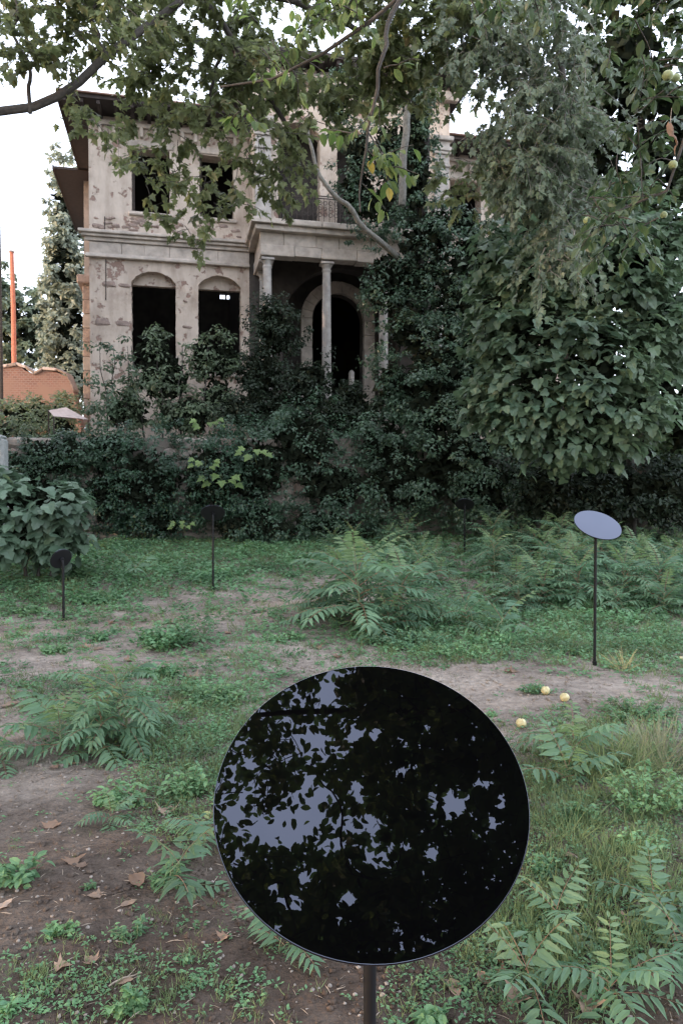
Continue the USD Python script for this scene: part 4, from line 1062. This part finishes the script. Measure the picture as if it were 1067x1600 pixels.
def frond(r, L, droop, pairs, leafl, az, el):
    k = 10
    d = np.array([math.cos(az) * math.cos(el), math.sin(az) * math.cos(el), math.sin(el)])
    P_ = [np.zeros(3)]
    for i in range(k - 1):
        P_.append(P_[-1] + d * L / (k - 1))
        d = norm(d + np.array([0, 0, -droop / k]) + r.normal(0, .02, 3))
    P_ = np.array(P_)
    T_ = norm(np.gradient(P_, axis=0))
    t_ = np.linspace(0.2, 0.97, pairs)
    i_ = np.minimum((t_ * (k - 1)).astype(int), k - 2)
    pos = P_[i_] + (P_[i_ + 1] - P_[i_]) * (t_ * (k - 1) - i_)[:, None]
    tan = T_[i_]
    side = norm(np.cross(tan, [0, 0, 1]))
    upn = np.cross(side, tan)
    sz = leafl * (0.55 + 0.55 * np.sin(np.pi * np.clip(t_ * 0.85 + 0.08, 0, 1)))
    PP, AA, NN, SS = [], [], [], []
    for sg in (-1, 1):
        a_ = norm(side * sg + tan * (0.35 + 0.5 * t_[:, None] ** 2) - np.array([0, 0, 1]) * r.uniform(0.05, 0.45, (pairs, 1)) + r.normal(0, .07, (pairs, 3)))
        PP.append(pos + side * sg * 0.003); AA.append(a_); NN.append(norm(upn + r.normal(0, .18, (pairs, 3)) + side * sg * 0.15)); SS.append(sz * r.uniform(.85, 1.1, pairs))
    for q in range(2):  # leaflets lost or stunted
        whole = r.random(pairs) > .07
        SS[q] = np.where(whole, SS[q] * r.choice([1, 1, 1, .75], pairs), SS[q] * .12)
    PP.append(P_[-1:]); AA.append(T_[-1:] + [[0, 0, -.2]]); NN.append(np.cross(norm(np.cross(T_[-1:], [0, 0, 1])), T_[-1:])); SS.append(sz[-1:])
    lv = leaves(LANCE, np.vstack(PP), np.vstack(AA), np.vstack(NN), np.concatenate(SS))
    return lv, tube(P_, np.linspace(.0035, .0012, k) * (L / .5), 4)


def sapling_class(k, h, nf, L, pairs, leafl, droop, low=0.15):
    r = R(200 + k)
    path = f'/World/sapling_kind_{k:03d}'
    c_ = stage.CreateClassPrim(path)
    par = UsdGeom.Xform(c_) if False else c_

    class Q:
        @staticmethod
        def GetPrim():
            return c_
    st = wiggle([(0, 0, -.05), (r.normal(0, .03), r.normal(0, .03), h * .5), (r.normal(0, .05), r.normal(0, .05), h)], 8, .02, k)
    obj('stem', tube(st, np.linspace(.009, .004, 8) * (h / .6 + .4), 6), 'green_stem', Q)
    for q in range(nf):
        u_ = low + (1 - low) * (q / max(nf - 1, 1))
        b_ = st[0] + (st[-1] - st[0]) * u_
        el = 0.15 + 0.95 * u_ ** 2 + r.normal(0, .1)
        az = q * 2.4 + r.normal(0, .3)
        size = L * (0.6 + 0.5 * math.sin(math.pi * (0.15 + 0.7 * u_))) * r.uniform(.85, 1.1)
        lv, rh = frond(r, size, droop * r.uniform(.8, 1.2), pairs, leafl * (1 if u_ < .9 else .7), az, el)
        fr = obj('frond', shifted(lv, -b_), 'young_frond_leaf' if u_ > .9 else 'frond_leaf', Q)
        obj('leaf_stalk', shifted(rh, -b_), 'red_stem' if q % 3 else 'green_stem', fr)
    return path


KINDS = [sapling_class(0, .60, 24, .66, 10, .175, 1.2), sapling_class(1, .42, 18, .55, 9, .16, 1.0), sapling_class(2, .74, 22, .62, 10, .165, 1.2),
         sapling_class(3, .20, 9, .42, 7, .155, .9, .3), sapling_class(4, .16, 6, .36, 6, .145, .8, .3), sapling_class(5, .9, 16, .78, 11, .17, 1.0, .4)]


def sapling(kind, pos, rot, scale, label, group=None):
    x = thing('tree_of_heaven_sapling', label, 'sapling', pos, rot, scale, group)
    x.GetPrim().GetReferences().AddInternalReference(KINDS[kind])
    x.GetPrim().SetInstanceable(True)


NAMED = [  # base pixel, kind, scale, label
    (560, 988, 0, 1.15, 'largest sapling with long arching fronds in the middle of the clearing'), (625, 980, 0, .95, 'sapling directly right of the largest one in the middle of the clearing'),
    (535, 965, 2, .9, 'sapling behind and left of the largest one in the middle of the clearing'), (600, 995, 1, .7, 'lowest sapling at the front foot of the middle clump of fronds'), (505, 968, 1, .72, 'lower left sapling of the middle clump of fronds'), (655, 968, 1, .78, 'sapling at the right side of the middle clump of fronds'), (585, 955, 2, 1.0, 'rear sapling rising behind the middle clump of fronds'),
    (150, 1180, 1, .68, 'bushy sapling in the left foreground above the bare soil'), (95, 1178, 3, .9, 'small sapling left of the bushy one in the left foreground'), (190, 1165, 2, .62, 'upright sapling behind the bushy one in the left foreground'),
    (8, 1195, 3, .6, 'small sapling cut by the left edge of the picture'), (330, 1315, 3, .5, 'sapling half hidden behind the left rim of the big black disc'), (170, 1285, 3, .34, 'low sapling amid weeds left of the big black disc'),
    (255, 1395, 4, .7, 'small light green sapling beside a dry leaf left of the disc'), (440, 1490, 3, .42, 'sapling peeping out under the lower left rim of the big disc'),
    (950, 1560, 3, .52, 'long leafleted sapling at the bottom right'), (845, 1545, 4, .62, 'sapling with drooping leaflets right of the pole at the bottom'), (1045, 1500, 3, .5, 'sapling cut by the lower right edge of the picture'),
    (1010, 1410, 4, .5, 'sapling in the grass above the bottom right one'), (880, 1440, 4, .55, 'single stemmed sapling with a red stalk at the lower right'), (892, 1188, 3, .78, 'sapling standing up near the fallen fruits'), (865, 1222, 4, .8, 'low sapling below the fallen fruits by the disc rim'),
    (735, 985, 1, .72, 'small sapling in front of the right hand thicket'), (770, 1000, 4, 1.4, 'lowest sapling before the right hand thicket'), (50, 895, 1, .8, 'sapling at the foot of the broad leaved bush'), (200, 905, 4, 1.3, 'lone small sapling right of the short black stand'),
    (510, 838, 5, .8, 'tall sapling under the ivy in the centre'), (600, 836, 5, .82, 'tall sapling under the ivy just right of centre'), (850, 845, 5, .62, 'sapling with striped looking fronds at the top of the right thicket'), (1058, 850, 5, .7, 'tall sapling at the right edge under the dark trees')]
r4 = R(64)
for px, py, k, sc, lab in NAMED:
    sapling(k, ground_at(px, py), r4.uniform(0, 360), sc, lab)


def region(px, py):
    row = 'front' if py > 925 else 'middle' if py > 885 else 'back'
    side = 'left of the farthest disc stand' if px < 690 else 'between the right hand disc stands' if px < 932 else 'right of the pale disc stand'
    if px < 640:
        row, side = 'back', 'at the foot of the ivy left of the farthest disc stand'
    return f'feathery sapling, {row} row, {side}', f'{row} row saplings {side}'


made = 0
placed_s = []
while made < 88:
    px, py = r4.uniform(440, 1120), r4.uniform(842, 962)
    lim = 845 if px > 620 else 850
    if px < 640 and py > 862:
        continue
    if 905 < px < 960 and py > 930:
        continue
    if px < 790 and 915 < py or (690 < px < 765 and py > 848):
        continue
    q = ground_at(px, py)
    if placed_s and min(np.hypot(q[0] - a_[0], q[1] - a_[1]) for a_ in placed_s) < .34:
        made += 0.02
        continue
    placed_s.append(q)
    sapling(int(r4.choice([0, 1, 1, 2])), q, r4.uniform(0, 360), r4.uniform(.5, .95) * (0.85 if px < 640 else 1), *region(px, py))
    made += 1
# ------------------------------------------------------------------ weeds, grass, dead leaves, pebbles
COVER = [(200, 880, 260, 40, .9), (330, 850, 170, 30, 1.0), (60, 935, 140, 30, .6), (440, 960, 60, 50, .5), (700, 1000, 150, 45, .8), (850, 980, 170, 70, .6), (1000, 990, 90, 80, .6), (150, 1110, 160, 60, .7), (330, 1110, 80, 80, .6),
         (300, 1200, 130, 90, .8), (240, 1290, 90, 60, .5), (960, 1200, 150, 130, 1.0), (900, 1330, 130, 120, 1.0), (1000, 1450, 140, 130, .6), (870, 1480, 110, 90, .7), (250, 1540, 170, 70, .42), (130, 1450, 90, 50, .35), (640, 1560, 120, 50, .3), (230, 1390, 70, 40, .3), (30, 1330, 60, 40, .4), (760, 1480, 70, 70, .5), (620, 850, 500, 30, .9),
         (80, 1010, 90, 22, .4), (420, 1030, 150, 25, .3), (40, 1560, 80, 50, .3)]
BARE = [(180, 1035, 200, 22, .45), (760, 1075, 220, 40, .55), (960, 1075, 120, 30, .6), (80, 1250, 110, 60, .7), (150, 1350, 140, 60, .6), (480, 985, 70, 60, .3), (420, 930, 60, 40, .4), (60, 1420, 120, 50, .5)]


def project(x, y, z):
    q = np.stack([x, y, z], -1) - EYE
    w = q @ FWD
    return 533.5 + FPX * (q @ RT) / w, 800 - FPX * (q @ UPV) / w


def cover(px, py):
    c_ = np.where(py < 1120, .26, .12)
    for a, b, ra, rb, w in COVER:
        c_ += w * np.exp(-((px - a) / ra) ** 2 - ((py - b) / rb) ** 2)
    for a, b, ra, rb, w in BARE:
        c_ -= w * np.exp(-((px - a) / ra) ** 2 - ((py - b) / rb) ** 2)
    return np.clip(c_, .03, 1)


r5 = R(65)
NT = 50000
y = 1.25 * (17.2 / 1.25) ** r5.random(NT)
x = r5.uniform(-1, 1, NT) * (.55 * y + .5)
px, py = project(x, y, G(x, y))
cv = cover(px, py)
patch = meshkit.fbm(np.stack([x, y, 0 * x], -1) * 1.8, 3, 12)
keep = r5.random(NT) < cv * smoothstep(.30, .62, patch + .32 * cv) * .95
x, y, py, cv = x[keep], y[keep], py[keep], cv[keep]
far = np.clip(y / 6, .55, 2.0)
n = len(x)
isg = r5.random(n) < np.where((px[keep] > 780) & (py > 1050), .62, .42)
base = np.c_[x, y, G(x, y) - .005]
# grass tufts
gb = base[isg]
ng = 9
gp = np.repeat(gb, ng, 0) + r5.normal(0, .022, (len(gb) * ng, 3)) * [1, 1, 0] * np.repeat(far[isg], ng)[:, None]
ga = norm(np.c_[r5.normal(0, .6, (len(gp), 2)), np.ones(len(gp))])
gn = norm(np.c_[r5.normal(0, 1, (len(gp), 2)), .35 * np.ones(len(gp))])
BLADE = (np.array([[-.035, 0, 0], [.035, 0, 0], [.03, .5, .06], [-.03, .5, .06], [0, 1, .32]]), np.array([[0, 1, 2], [0, 2, 3], [3, 2, 4]]))
tag(obj('grass', leaves(BLADE, gp, ga, gn, np.repeat(.075 * far[isg] ** .7 * (.55 + .75 * cv[isg]), ng) * r5.uniform(.5, 1.3, len(gp))), 'grass_blade'), 'thin grass growing between weeds and bare soil across the clearing', 'grass', kind='stuff')
# small broad leaved weeds
hb = base[~isg]
nh = 11
hp = np.repeat(hb, nh, 0)
hs = np.repeat(far[~isg], nh)
ang = r5.uniform(0, 6.283, len(hp))
rad = r5.uniform(0, .05, len(hp)) * hs
hz = r5.uniform(.004, .06, len(hp)) * hs * np.repeat(.4 + .8 * cv[~isg], nh)
hp = hp + np.c_[np.cos(ang) * rad, np.sin(ang) * rad, hz]
ha = norm(np.c_[np.cos(ang), np.sin(ang), r5.normal(.1, .3, len(hp))])
hn = norm(np.c_[r5.normal(0, .4, (len(hp), 2)), np.ones(len(hp))])
tag(obj('ground_weeds', leaves(SMALL, hp, ha, hn, (.034 * hs ** 1.25) * r5.uniform(.5, 1.4, len(hp))), 'weed_leaf'), 'low broad leaved weeds carpeting the clearing', 'ground cover', kind='stuff')


def weed(px, py, rad, h, n, leafs, label, seed, tm=OVAL, m='weed_leaf', group=None, big=40):
    r = R(seed)
    c_ = ground_at(px, py)
    t_ = thing('weed_clump', label, 'weed', c_, group=group)
    k = max(4, n // 14)
    PP, AA, NN, ST = [], [], [], []
    for q in range(k):
        a_ = r.uniform(0, 6.283); rr_ = rad * math.sqrt(r.random())
        tip = np.array([math.cos(a_) * rr_, math.sin(a_) * rr_ * .8, h * (1 - .6 * (rr_ / rad) ** 2) * r.uniform(.6, 1.1)])
        root = tip * [.45, .45, 0]
        pts = wiggle([root - [0, 0, .02], root * .5 + tip * .5 + [0, 0, h * .1], tip], 6, .012, seed + q)
        ST.append(tube(pts, [.0025, .0024, .0022, .002, .0016, .001], 4))
        m_ = n // k
        t0 = r.uniform(.25, 1, m_)
        pos = pts[np.minimum((t0 * 5).astype(int), 5)] + r.normal(0, leafs * .25, (m_, 3))
        a2 = r.uniform(0, 6.283, m_)
        AA.append(norm(np.c_[np.cos(a2), np.sin(a2), r.normal(-.1, .3, m_)])); PP.append(pos); NN.append(norm(np.c_[r.normal(0, .35, (m_, 2)), np.ones(m_)]))
    P_, A_, N_ = np.vstack(PP), np.vstack(AA), np.vstack(NN)
    P_[:, 2] = np.maximum(P_[:, 2], .008)
    s_ = leafs * r.uniform(.6, 1.2, len(P_))
    o_ = np.argsort(-P_[:, 2] + r.normal(0, .02, len(P_)))
    bigs = o_[:big]
    for i in bigs:
        obj('leaf', leaves(tm, P_[i:i + 1], A_[i:i + 1], N_[i:i + 1], s_[i:i + 1]), m, t_)
    o_ = o_[big:]
    if len(o_):
        obj('foliage', leaves(tm, P_[o_], A_[o_], N_[o_], s_[o_]), m, t_, kind='stuff')
    obj('stems', ST, 'green_stem', t_, kind='stuff')


WEEDS = [(262, 1010, .42, .26, 620, .06, 'rounded weed clump on bare soil left of the middle saplings', OVAL), (242, 1058, .24, .14, 240, .055, 'small weed clump just below the rounded one', OVAL), (85, 1020, .16, .09, 160, .05, 'flat weed tuft on pale soil at the left', SMALL),
         (330, 1095, .30, .13, 300, .05, 'sprawling weed patch above the left rim of the big disc', OVAL), (300, 1240, .20, .15, 260, .04, 'light green weeds against the left rim of the big disc', OVAL), (190, 1255, .18, .13, 200, .045, 'leafy weed clump on the soil left of the disc', OVAL),
         (262, 1385, .10, .12, 110, .035, 'small leafy weed standing beside the curled brown leaf', OVAL), (210, 1465, .10, .06, 110, .024, 'weed with tiny lobed leaves on dark soil', OVAL), (90, 1460, .10, .05, 110, .024, 'flat weed rosette on the dark soil at lower left', IVY), (200, 1582, .09, .06, 110, .028, 'round leaved weed at the bottom edge left of the pole', HEART),
         (143, 1388, .03, .03, 30, .022, 'single tiny seedling on the bare soil', OVAL), (290, 1505, .03, .04, 30, .022, 'bright tiny seedling left of the pole', OVAL), (5, 1580, .08, .05, 70, .028, 'weed tuft at the bottom left corner', OVAL), (30, 1375, .16, .13, 160, .05, 'leggy weed at the left edge above the dry leaf', OVAL),
         (640, 1010, .45, .20, 460, .045, 'sprawling weeds in front of the middle saplings above the disc', OVAL), (720, 1025, .30, .16, 280, .04, 'weed clump above the upper right rim of the big disc', OVAL), (835, 1083, .16, .09, 180, .035, 'dark dense weed tuft beside the fallen fruit', SMALL), (760, 1120, .10, .05, 70, .03, 'thin weed on pale soil by the upper right rim', SMALL),
         (1010, 1265, .30, .28, 520, .035, 'dense dark green weeds at the right edge above the grass', OVAL), (900, 1285, .16, .12, 180, .035, 'weed clump by the right rim of the disc', OVAL), (990, 1120, .34, .14, 380, .035, 'low weed mat at the right below the bare soil', SMALL), (860, 1365, .12, .09, 150, .028, 'light weeds touching the right rim of the disc', OVAL),
         (560, 880, .55, .25, 420, .08, 'tall weeds behind the middle saplings', OVAL), (330, 905, .5, .16, 300, .08, 'weeds around the foot of the central stand', OVAL), (190, 860, .5, .3, 340, .08, 'weeds along the foot of the stone wall at the left', OVAL), (40, 960, .4, .1, 240, .06, 'flat weeds at the left edge before the short stand', OVAL),
         (500, 850, .5, .3, 380, .08, 'weeds at the foot of the wall behind the middle saplings', OVAL), (160, 1000, .2, .1, 120, .05, 'thin weeds at the left between two bare patches', OVAL), (440, 1000, .25, .12, 160, .045, 'weeds at the lower left of the middle saplings', OVAL), (760, 1010, .35, .2, 260, .045, 'weeds at the lower right of the middle saplings', OVAL), (380, 850, .5, .3, 360, .08, 'weeds along the foot of the ivy right of the central stand', OVAL), (480, 880, .50, .22, 420, .07, 'taller weeds between the left carpet and the middle saplings', OVAL), (400, 865, .45, .25, 380, .08, 'weeds at the foot of the ivy behind the central stand', HEART), (250, 880, .45, .18, 380, .075, 'bright green weeds in front of the stone wall', OVAL), (120, 905, .40, .25, 330, .08, 'ferny weeds beside the short black stand', OVAL),
         (150, 940, .35, .10, 220, .08, 'low broad leaved weed right of the short black stand', HEART), (880, 1020, .28, .10, 240, .04, 'weeds left of the foot of the pale disc stand', SMALL), (1040, 1010, .34, .26, 420, .04, 'bushy weeds at the right edge level with the pole foot', OVAL), (665, 1590, .05, .05, 40, .05, 'two leaved weed at the bottom edge right of the pole', OVAL), (1000, 1330, .14, .10, 160, .03, 'small weeds in the trampled grass at the right', OVAL)]
for k, (px_, py_, rad_, h_, n_, l_, lab, tm) in enumerate(WEEDS):
    dense = 3 if py_ < 960 else 1.6 if py_ < 1140 else 1.3
    weed(px_, py_, rad_ * (1.15 if py_ < 1140 else 1), h_ * 1.15, int(n_ * dense), l_, lab, 300 + k, tm)
# tall soft grass clumps
for k, (px_, py_, h_, n_, w_, m_, lab) in enumerate([(975, 1048, .26, 60, .07, 'dry_grass', 'pale yellow grass tuft right of the pole foot'), (950, 1205, .28, 330, .30, 'grass_blade', 'tall feathery grass clump at the right under the bare soil'), (1030, 1190, .28, 300, .28, 'grass_blade', 'tall feathery grass at the right edge'),
                                                    (890, 1300, .17, 200, .20, 'grass_blade', 'grass clump arching beside the right rim of the disc'), (960, 1360, .14, 200, .22, 'grass_blade', 'trampled grass between the saplings at lower right'), (1040, 1400, .14, 160, .18, 'grass_blade', 'grass at the right edge above the lower right sapling'),
                                                    (220, 1540, .06, 120, .10, 'grass_blade', 'fine grass patch on dark soil at the bottom left'), (230, 1560, .05, 90, .08, 'grass_blade', 'short grass beside the round leaved weed'), (30, 1540, .07, 110, .1, 'grass_blade', 'thin grass at the bottom left edge'), (790, 1450, .12, 200, .14, 'grass_blade', 'soft grass under the lower right rim of the disc')]):
    r = R(400 + k)
    c_ = ground_at(px_, py_)
    t_ = thing('grass_tuft', lab, 'grass tuft', c_)
    a_ = r.uniform(0, 6.283, n_); rr_ = w_ * np.sqrt(r.random(n_)) * .8
    P_ = np.c_[np.cos(a_) * rr_, np.sin(a_) * rr_, -.01 + 0 * a_]
    A_ = norm(np.c_[np.cos(a_) * .4, np.sin(a_) * .4, np.ones(n_)] + r.normal(0, .5, (n_, 3)) * [1, 1, .4])
    BL = (np.array([[-.008, 0, 0], [.008, 0, 0], [.008, .35, .01], [-.008, .35, .01], [.006, .7, .08], [-.006, .7, .08], [0, 1, .24]]), np.array([[0, 1, 2], [0, 2, 3], [3, 2, 4], [3, 4, 5], [5, 4, 6]]))
    obj('blades', leaves(BL, P_, A_, norm(np.c_[np.cos(a_), np.sin(a_), 0 * a_ + .2]), h_ * r.uniform(.5, 1.15, n_)), m_, t_, kind='stuff')

# dead leaves one can pick out
r6 = R(66)


def dead_leaf(px_, py_, size, label, group=None, k=0):
    g_ = ground_at(px_, py_)
    r = R(500 + k)
    t_ = thing('dead_leaf', label, 'dead leaf', g_ + [0, 0, .006], r.uniform(0, 360), group=group)
    v_, f_ = PLANE if k % 3 else OVAL
    v_ = v_ * size
    m_ = trimesh.Trimesh(v_, f_, process=False).subdivide().subdivide()
    vv = np.array(m_.vertices)
    curl = r.uniform(2, 5) / size
    vv[:, 2] = .35 * curl * vv[:, 0] ** 2 + .2 * curl * (vv[:, 1] - size * .5) ** 2 * r.uniform(-.5, 1) + .1 * size * (meshkit.fbm(vv * 30 / (size / .1) + k, 2, k) - .5) * 2
    vv[:, 2] -= np.percentile(vv[:, 2], 15)
    obj('blade', (vv - [0, size * .5, 0], m_.faces), 'dead_leaf_skin', t_, True)
    obj('leaf_stalk', tube([(0, -size * .48, .004), (size * .03, -size * .62, .006), (size * .02, -size * .8, .004)], .0014 * size / .1 + .0004, 4), 'straw', t_)


for k, (px_, py_, s_, lab) in enumerate([(214, 1378, .15, 'largest curled brown leaf left of the disc'), (262, 1268, .14, 'rust brown curled leaf among weeds left of the disc'), (140, 1505, .075, 'pale pointed dry leaf lying alone on dark soil'), (4, 1418, .10, 'orange brown dry leaf at the left edge'), (82, 1290, .12, 'light dry leaf on the pale soil at the left'),
                                         (100, 1514, .07, 'grey brown leaf on dark soil left of the pointed one'), (195, 1537, .07, 'brown leaf half buried near the bottom left grass'), (130, 1013, .17, 'wide tan dry leaf on pale soil near the left weed tuft'), (205, 1033, .15, 'upright tan leaf beside the small weed clump'), (15, 1103, .17, 'long dry leaf at the left edge by the foreground sapling'),
                                         (110, 1092, .15, 'dry leaf just behind the left foreground sapling'), (278, 1097, .17, 'dry leaf arched over weeds above the disc'), (412, 1065, .14, 'dry leaf between the weeds and the top of the disc'), (345, 1470, .07, 'brown leaf under the lower left rim of the disc'), (560, 952, .2, 'tan leaf under the middle saplings'), (1000, 1010, .14, 'dry leaf on the soil at the right of the pole'), (720, 1030, .13, 'pale dry leaf above the upper right rim of the disc'),
                                         (265, 920, .22, 'orange tinted leaf in the green carpet left of the central pole')]):
    dead_leaf(px_, py_, s_ * .85, lab, None, k)


def w0(px_, py_):
    return ('left' if px_ < 580 else 'right') + ' of the big disc' if py_ > 1180 else 'of the middle ground ' + ('left' if px_ < 520 else 'right')


for k in range(46):
    px_, py_ = r6.uniform(0, 1067), r6.uniform(890, 1590)
    dead_leaf(px_, py_, .05 + .06 * r6.random() + (.06 if py_ < 1150 else 0), *('small brown fallen leaf on the ' + w_ for w_ in [('dark soil left of the big disc' if px_ < 580 else 'grassy ground right of the big disc') if py_ > 1180 else ('trodden soil left of the middle saplings' if px_ < 520 else 'ground near the pale disc stand')]), 'fallen leaves ' + w0(px_, py_), 100 + k)
# crumbs, pebbles and straw
NP = 5000
y = 1.2 * (14 / 1.2) ** r6.random(NP); x = r6.uniform(-1, 1, NP) * (.55 * y + .4)
sz_ = .0022 * r6.uniform(.5, 1.7, NP) ** 2 * (1 + y / 5)
ico = trimesh.creation.icosahedron()
Vp = np.c_[x, y, G(x, y) + sz_ * .2][:, None] + (ico.vertices[None] * (1 + .3 * r6.normal(0, 1, (NP, 12, 1)).clip(-1, 1)) * [1, 1, .6]) * sz_[:, None, None]
Fp = (ico.faces[None] + 12 * np.arange(NP)[:, None, None]).reshape(-1, 3)
tag(obj('pebbles', (Vp.reshape(-1, 3), Fp), 'pebble', smooth=True), 'pebbles and crumbs of earth scattered over the soil', 'pebbles', kind='stuff')
NS = 3200
y = 1.2 * (12 / 1.2) ** r6.random(NS); x = r6.uniform(-1, 1, NS) * (.55 * y + .4)
a_ = r6.uniform(0, 6.283, NS)
STR = (np.array([[-.022, 0, 0], [.022, 0, 0], [.06, .5, .05], [.02, .5, .05], [0.02, 1, 0], [0.04, .5, .07]]), np.array([[0, 1, 2], [0, 2, 3], [3, 2, 4], [0, 5, 4]]))
tag(obj('straw_litter', leaves(STR, np.c_[x, y, G(x, y) + .006], np.c_[np.cos(a_), np.sin(a_), r6.normal(0, .12, NS)], norm(np.c_[r6.normal(0, .2, (NS, 2)), np.ones(NS)]), .028 * (1 + y / 6) * r6.uniform(.4, 1.4, NS)), 'straw'), 'straw and bits of dry leaf strewn over the soil', 'litter', kind='stuff')
NQ = 16000
y = 1.2 * (7 / 1.2) ** r6.random(NQ); x = r6.uniform(-1, 1, NQ) * (.55 * y + .4)
sz_ = .0034 * r6.uniform(.4, 1.7, NQ) ** 2 * (1 + y / 5)
Vq = np.c_[x, y, G(x, y) + sz_ * .1][:, None] + (ico.vertices[None] * (1 + .4 * r6.normal(0, 1, (NQ, 12, 1)).clip(-1, 1)) * [1, 1, .7]) * sz_[:, None, None]
tag(obj('soil_crumbs', (Vq.reshape(-1, 3), (ico.faces[None] + 12 * np.arange(NQ)[:, None, None]).reshape(-1, 3)), 'soil', smooth=True), 'crumbs and clods of loose brown earth in the foreground', 'soil', kind='stuff')
for k, (pts, lab) in enumerate([([(170, 1548), (190, 1536), (222, 1526)], 'crooked twig on dark soil at the bottom left'), ([(895, 1432), (925, 1385)], 'thin pale twig leaning in the grass right of the disc'), ([(960, 1265), (985, 1285)], 'short pale twig in the grass at the right'), ([(800, 1135), (820, 1155), (850, 1165)], 'bent pale stem by the right rim of the disc'), ([(915, 1425), (945, 1468)], 'dry pale twig among the lower right saplings'), ([(800, 1468), (825, 1445)], 'pale twig below the right rim of the disc')]):
    W_ = [ground_at(*q) + [0, 0, .012] for q in pts]
    t_ = thing('twig', lab, 'twig', W_[0])
    pp = wiggle(W_, 9, .012, 80 + k)
    obj('stick', shifted(tube(pp, np.linspace(.0035, .002, 9), 6), W_[0]), 'straw', t_, True)
    sd = pp[5] + np.array([.02, .03, .01])
    obj('side_shoot', shifted(tube([pp[5], sd], [.002, .001], 5), W_[0]), 'straw', t_)

# ------------------------------------------------------------------ trees of the same garden outside the picture, on the sunset side
for k, (x_, y_) in enumerate([(-13.5, 2.5), (-13.0, 10.0), (-12.8, 17.0)]):
    z0 = float(G(x_, y_))
    plant('boundary_tree', ['large tree outside the left of the picture, nearest to the camera', 'large tree outside the left of the picture, beside the plane tree', 'large tree outside the left of the picture, by the terrace wall'][k], 'tree', (x_, y_, z0),
          [(x_, y_, z0 + 4, 2.3, 4.4, 4.2), (x_ - .3, y_ + .5, z0 + 10, 2.1, 3.6, 4.0)], 4000, HEART, .4, 'dark_leaf', 700 + k, gap=.3, per=20, clump=.6, corescale=.85, stems=[([(x_, y_, z0 - .2), (x_, y_, z0 + 4)], .25, .15)])
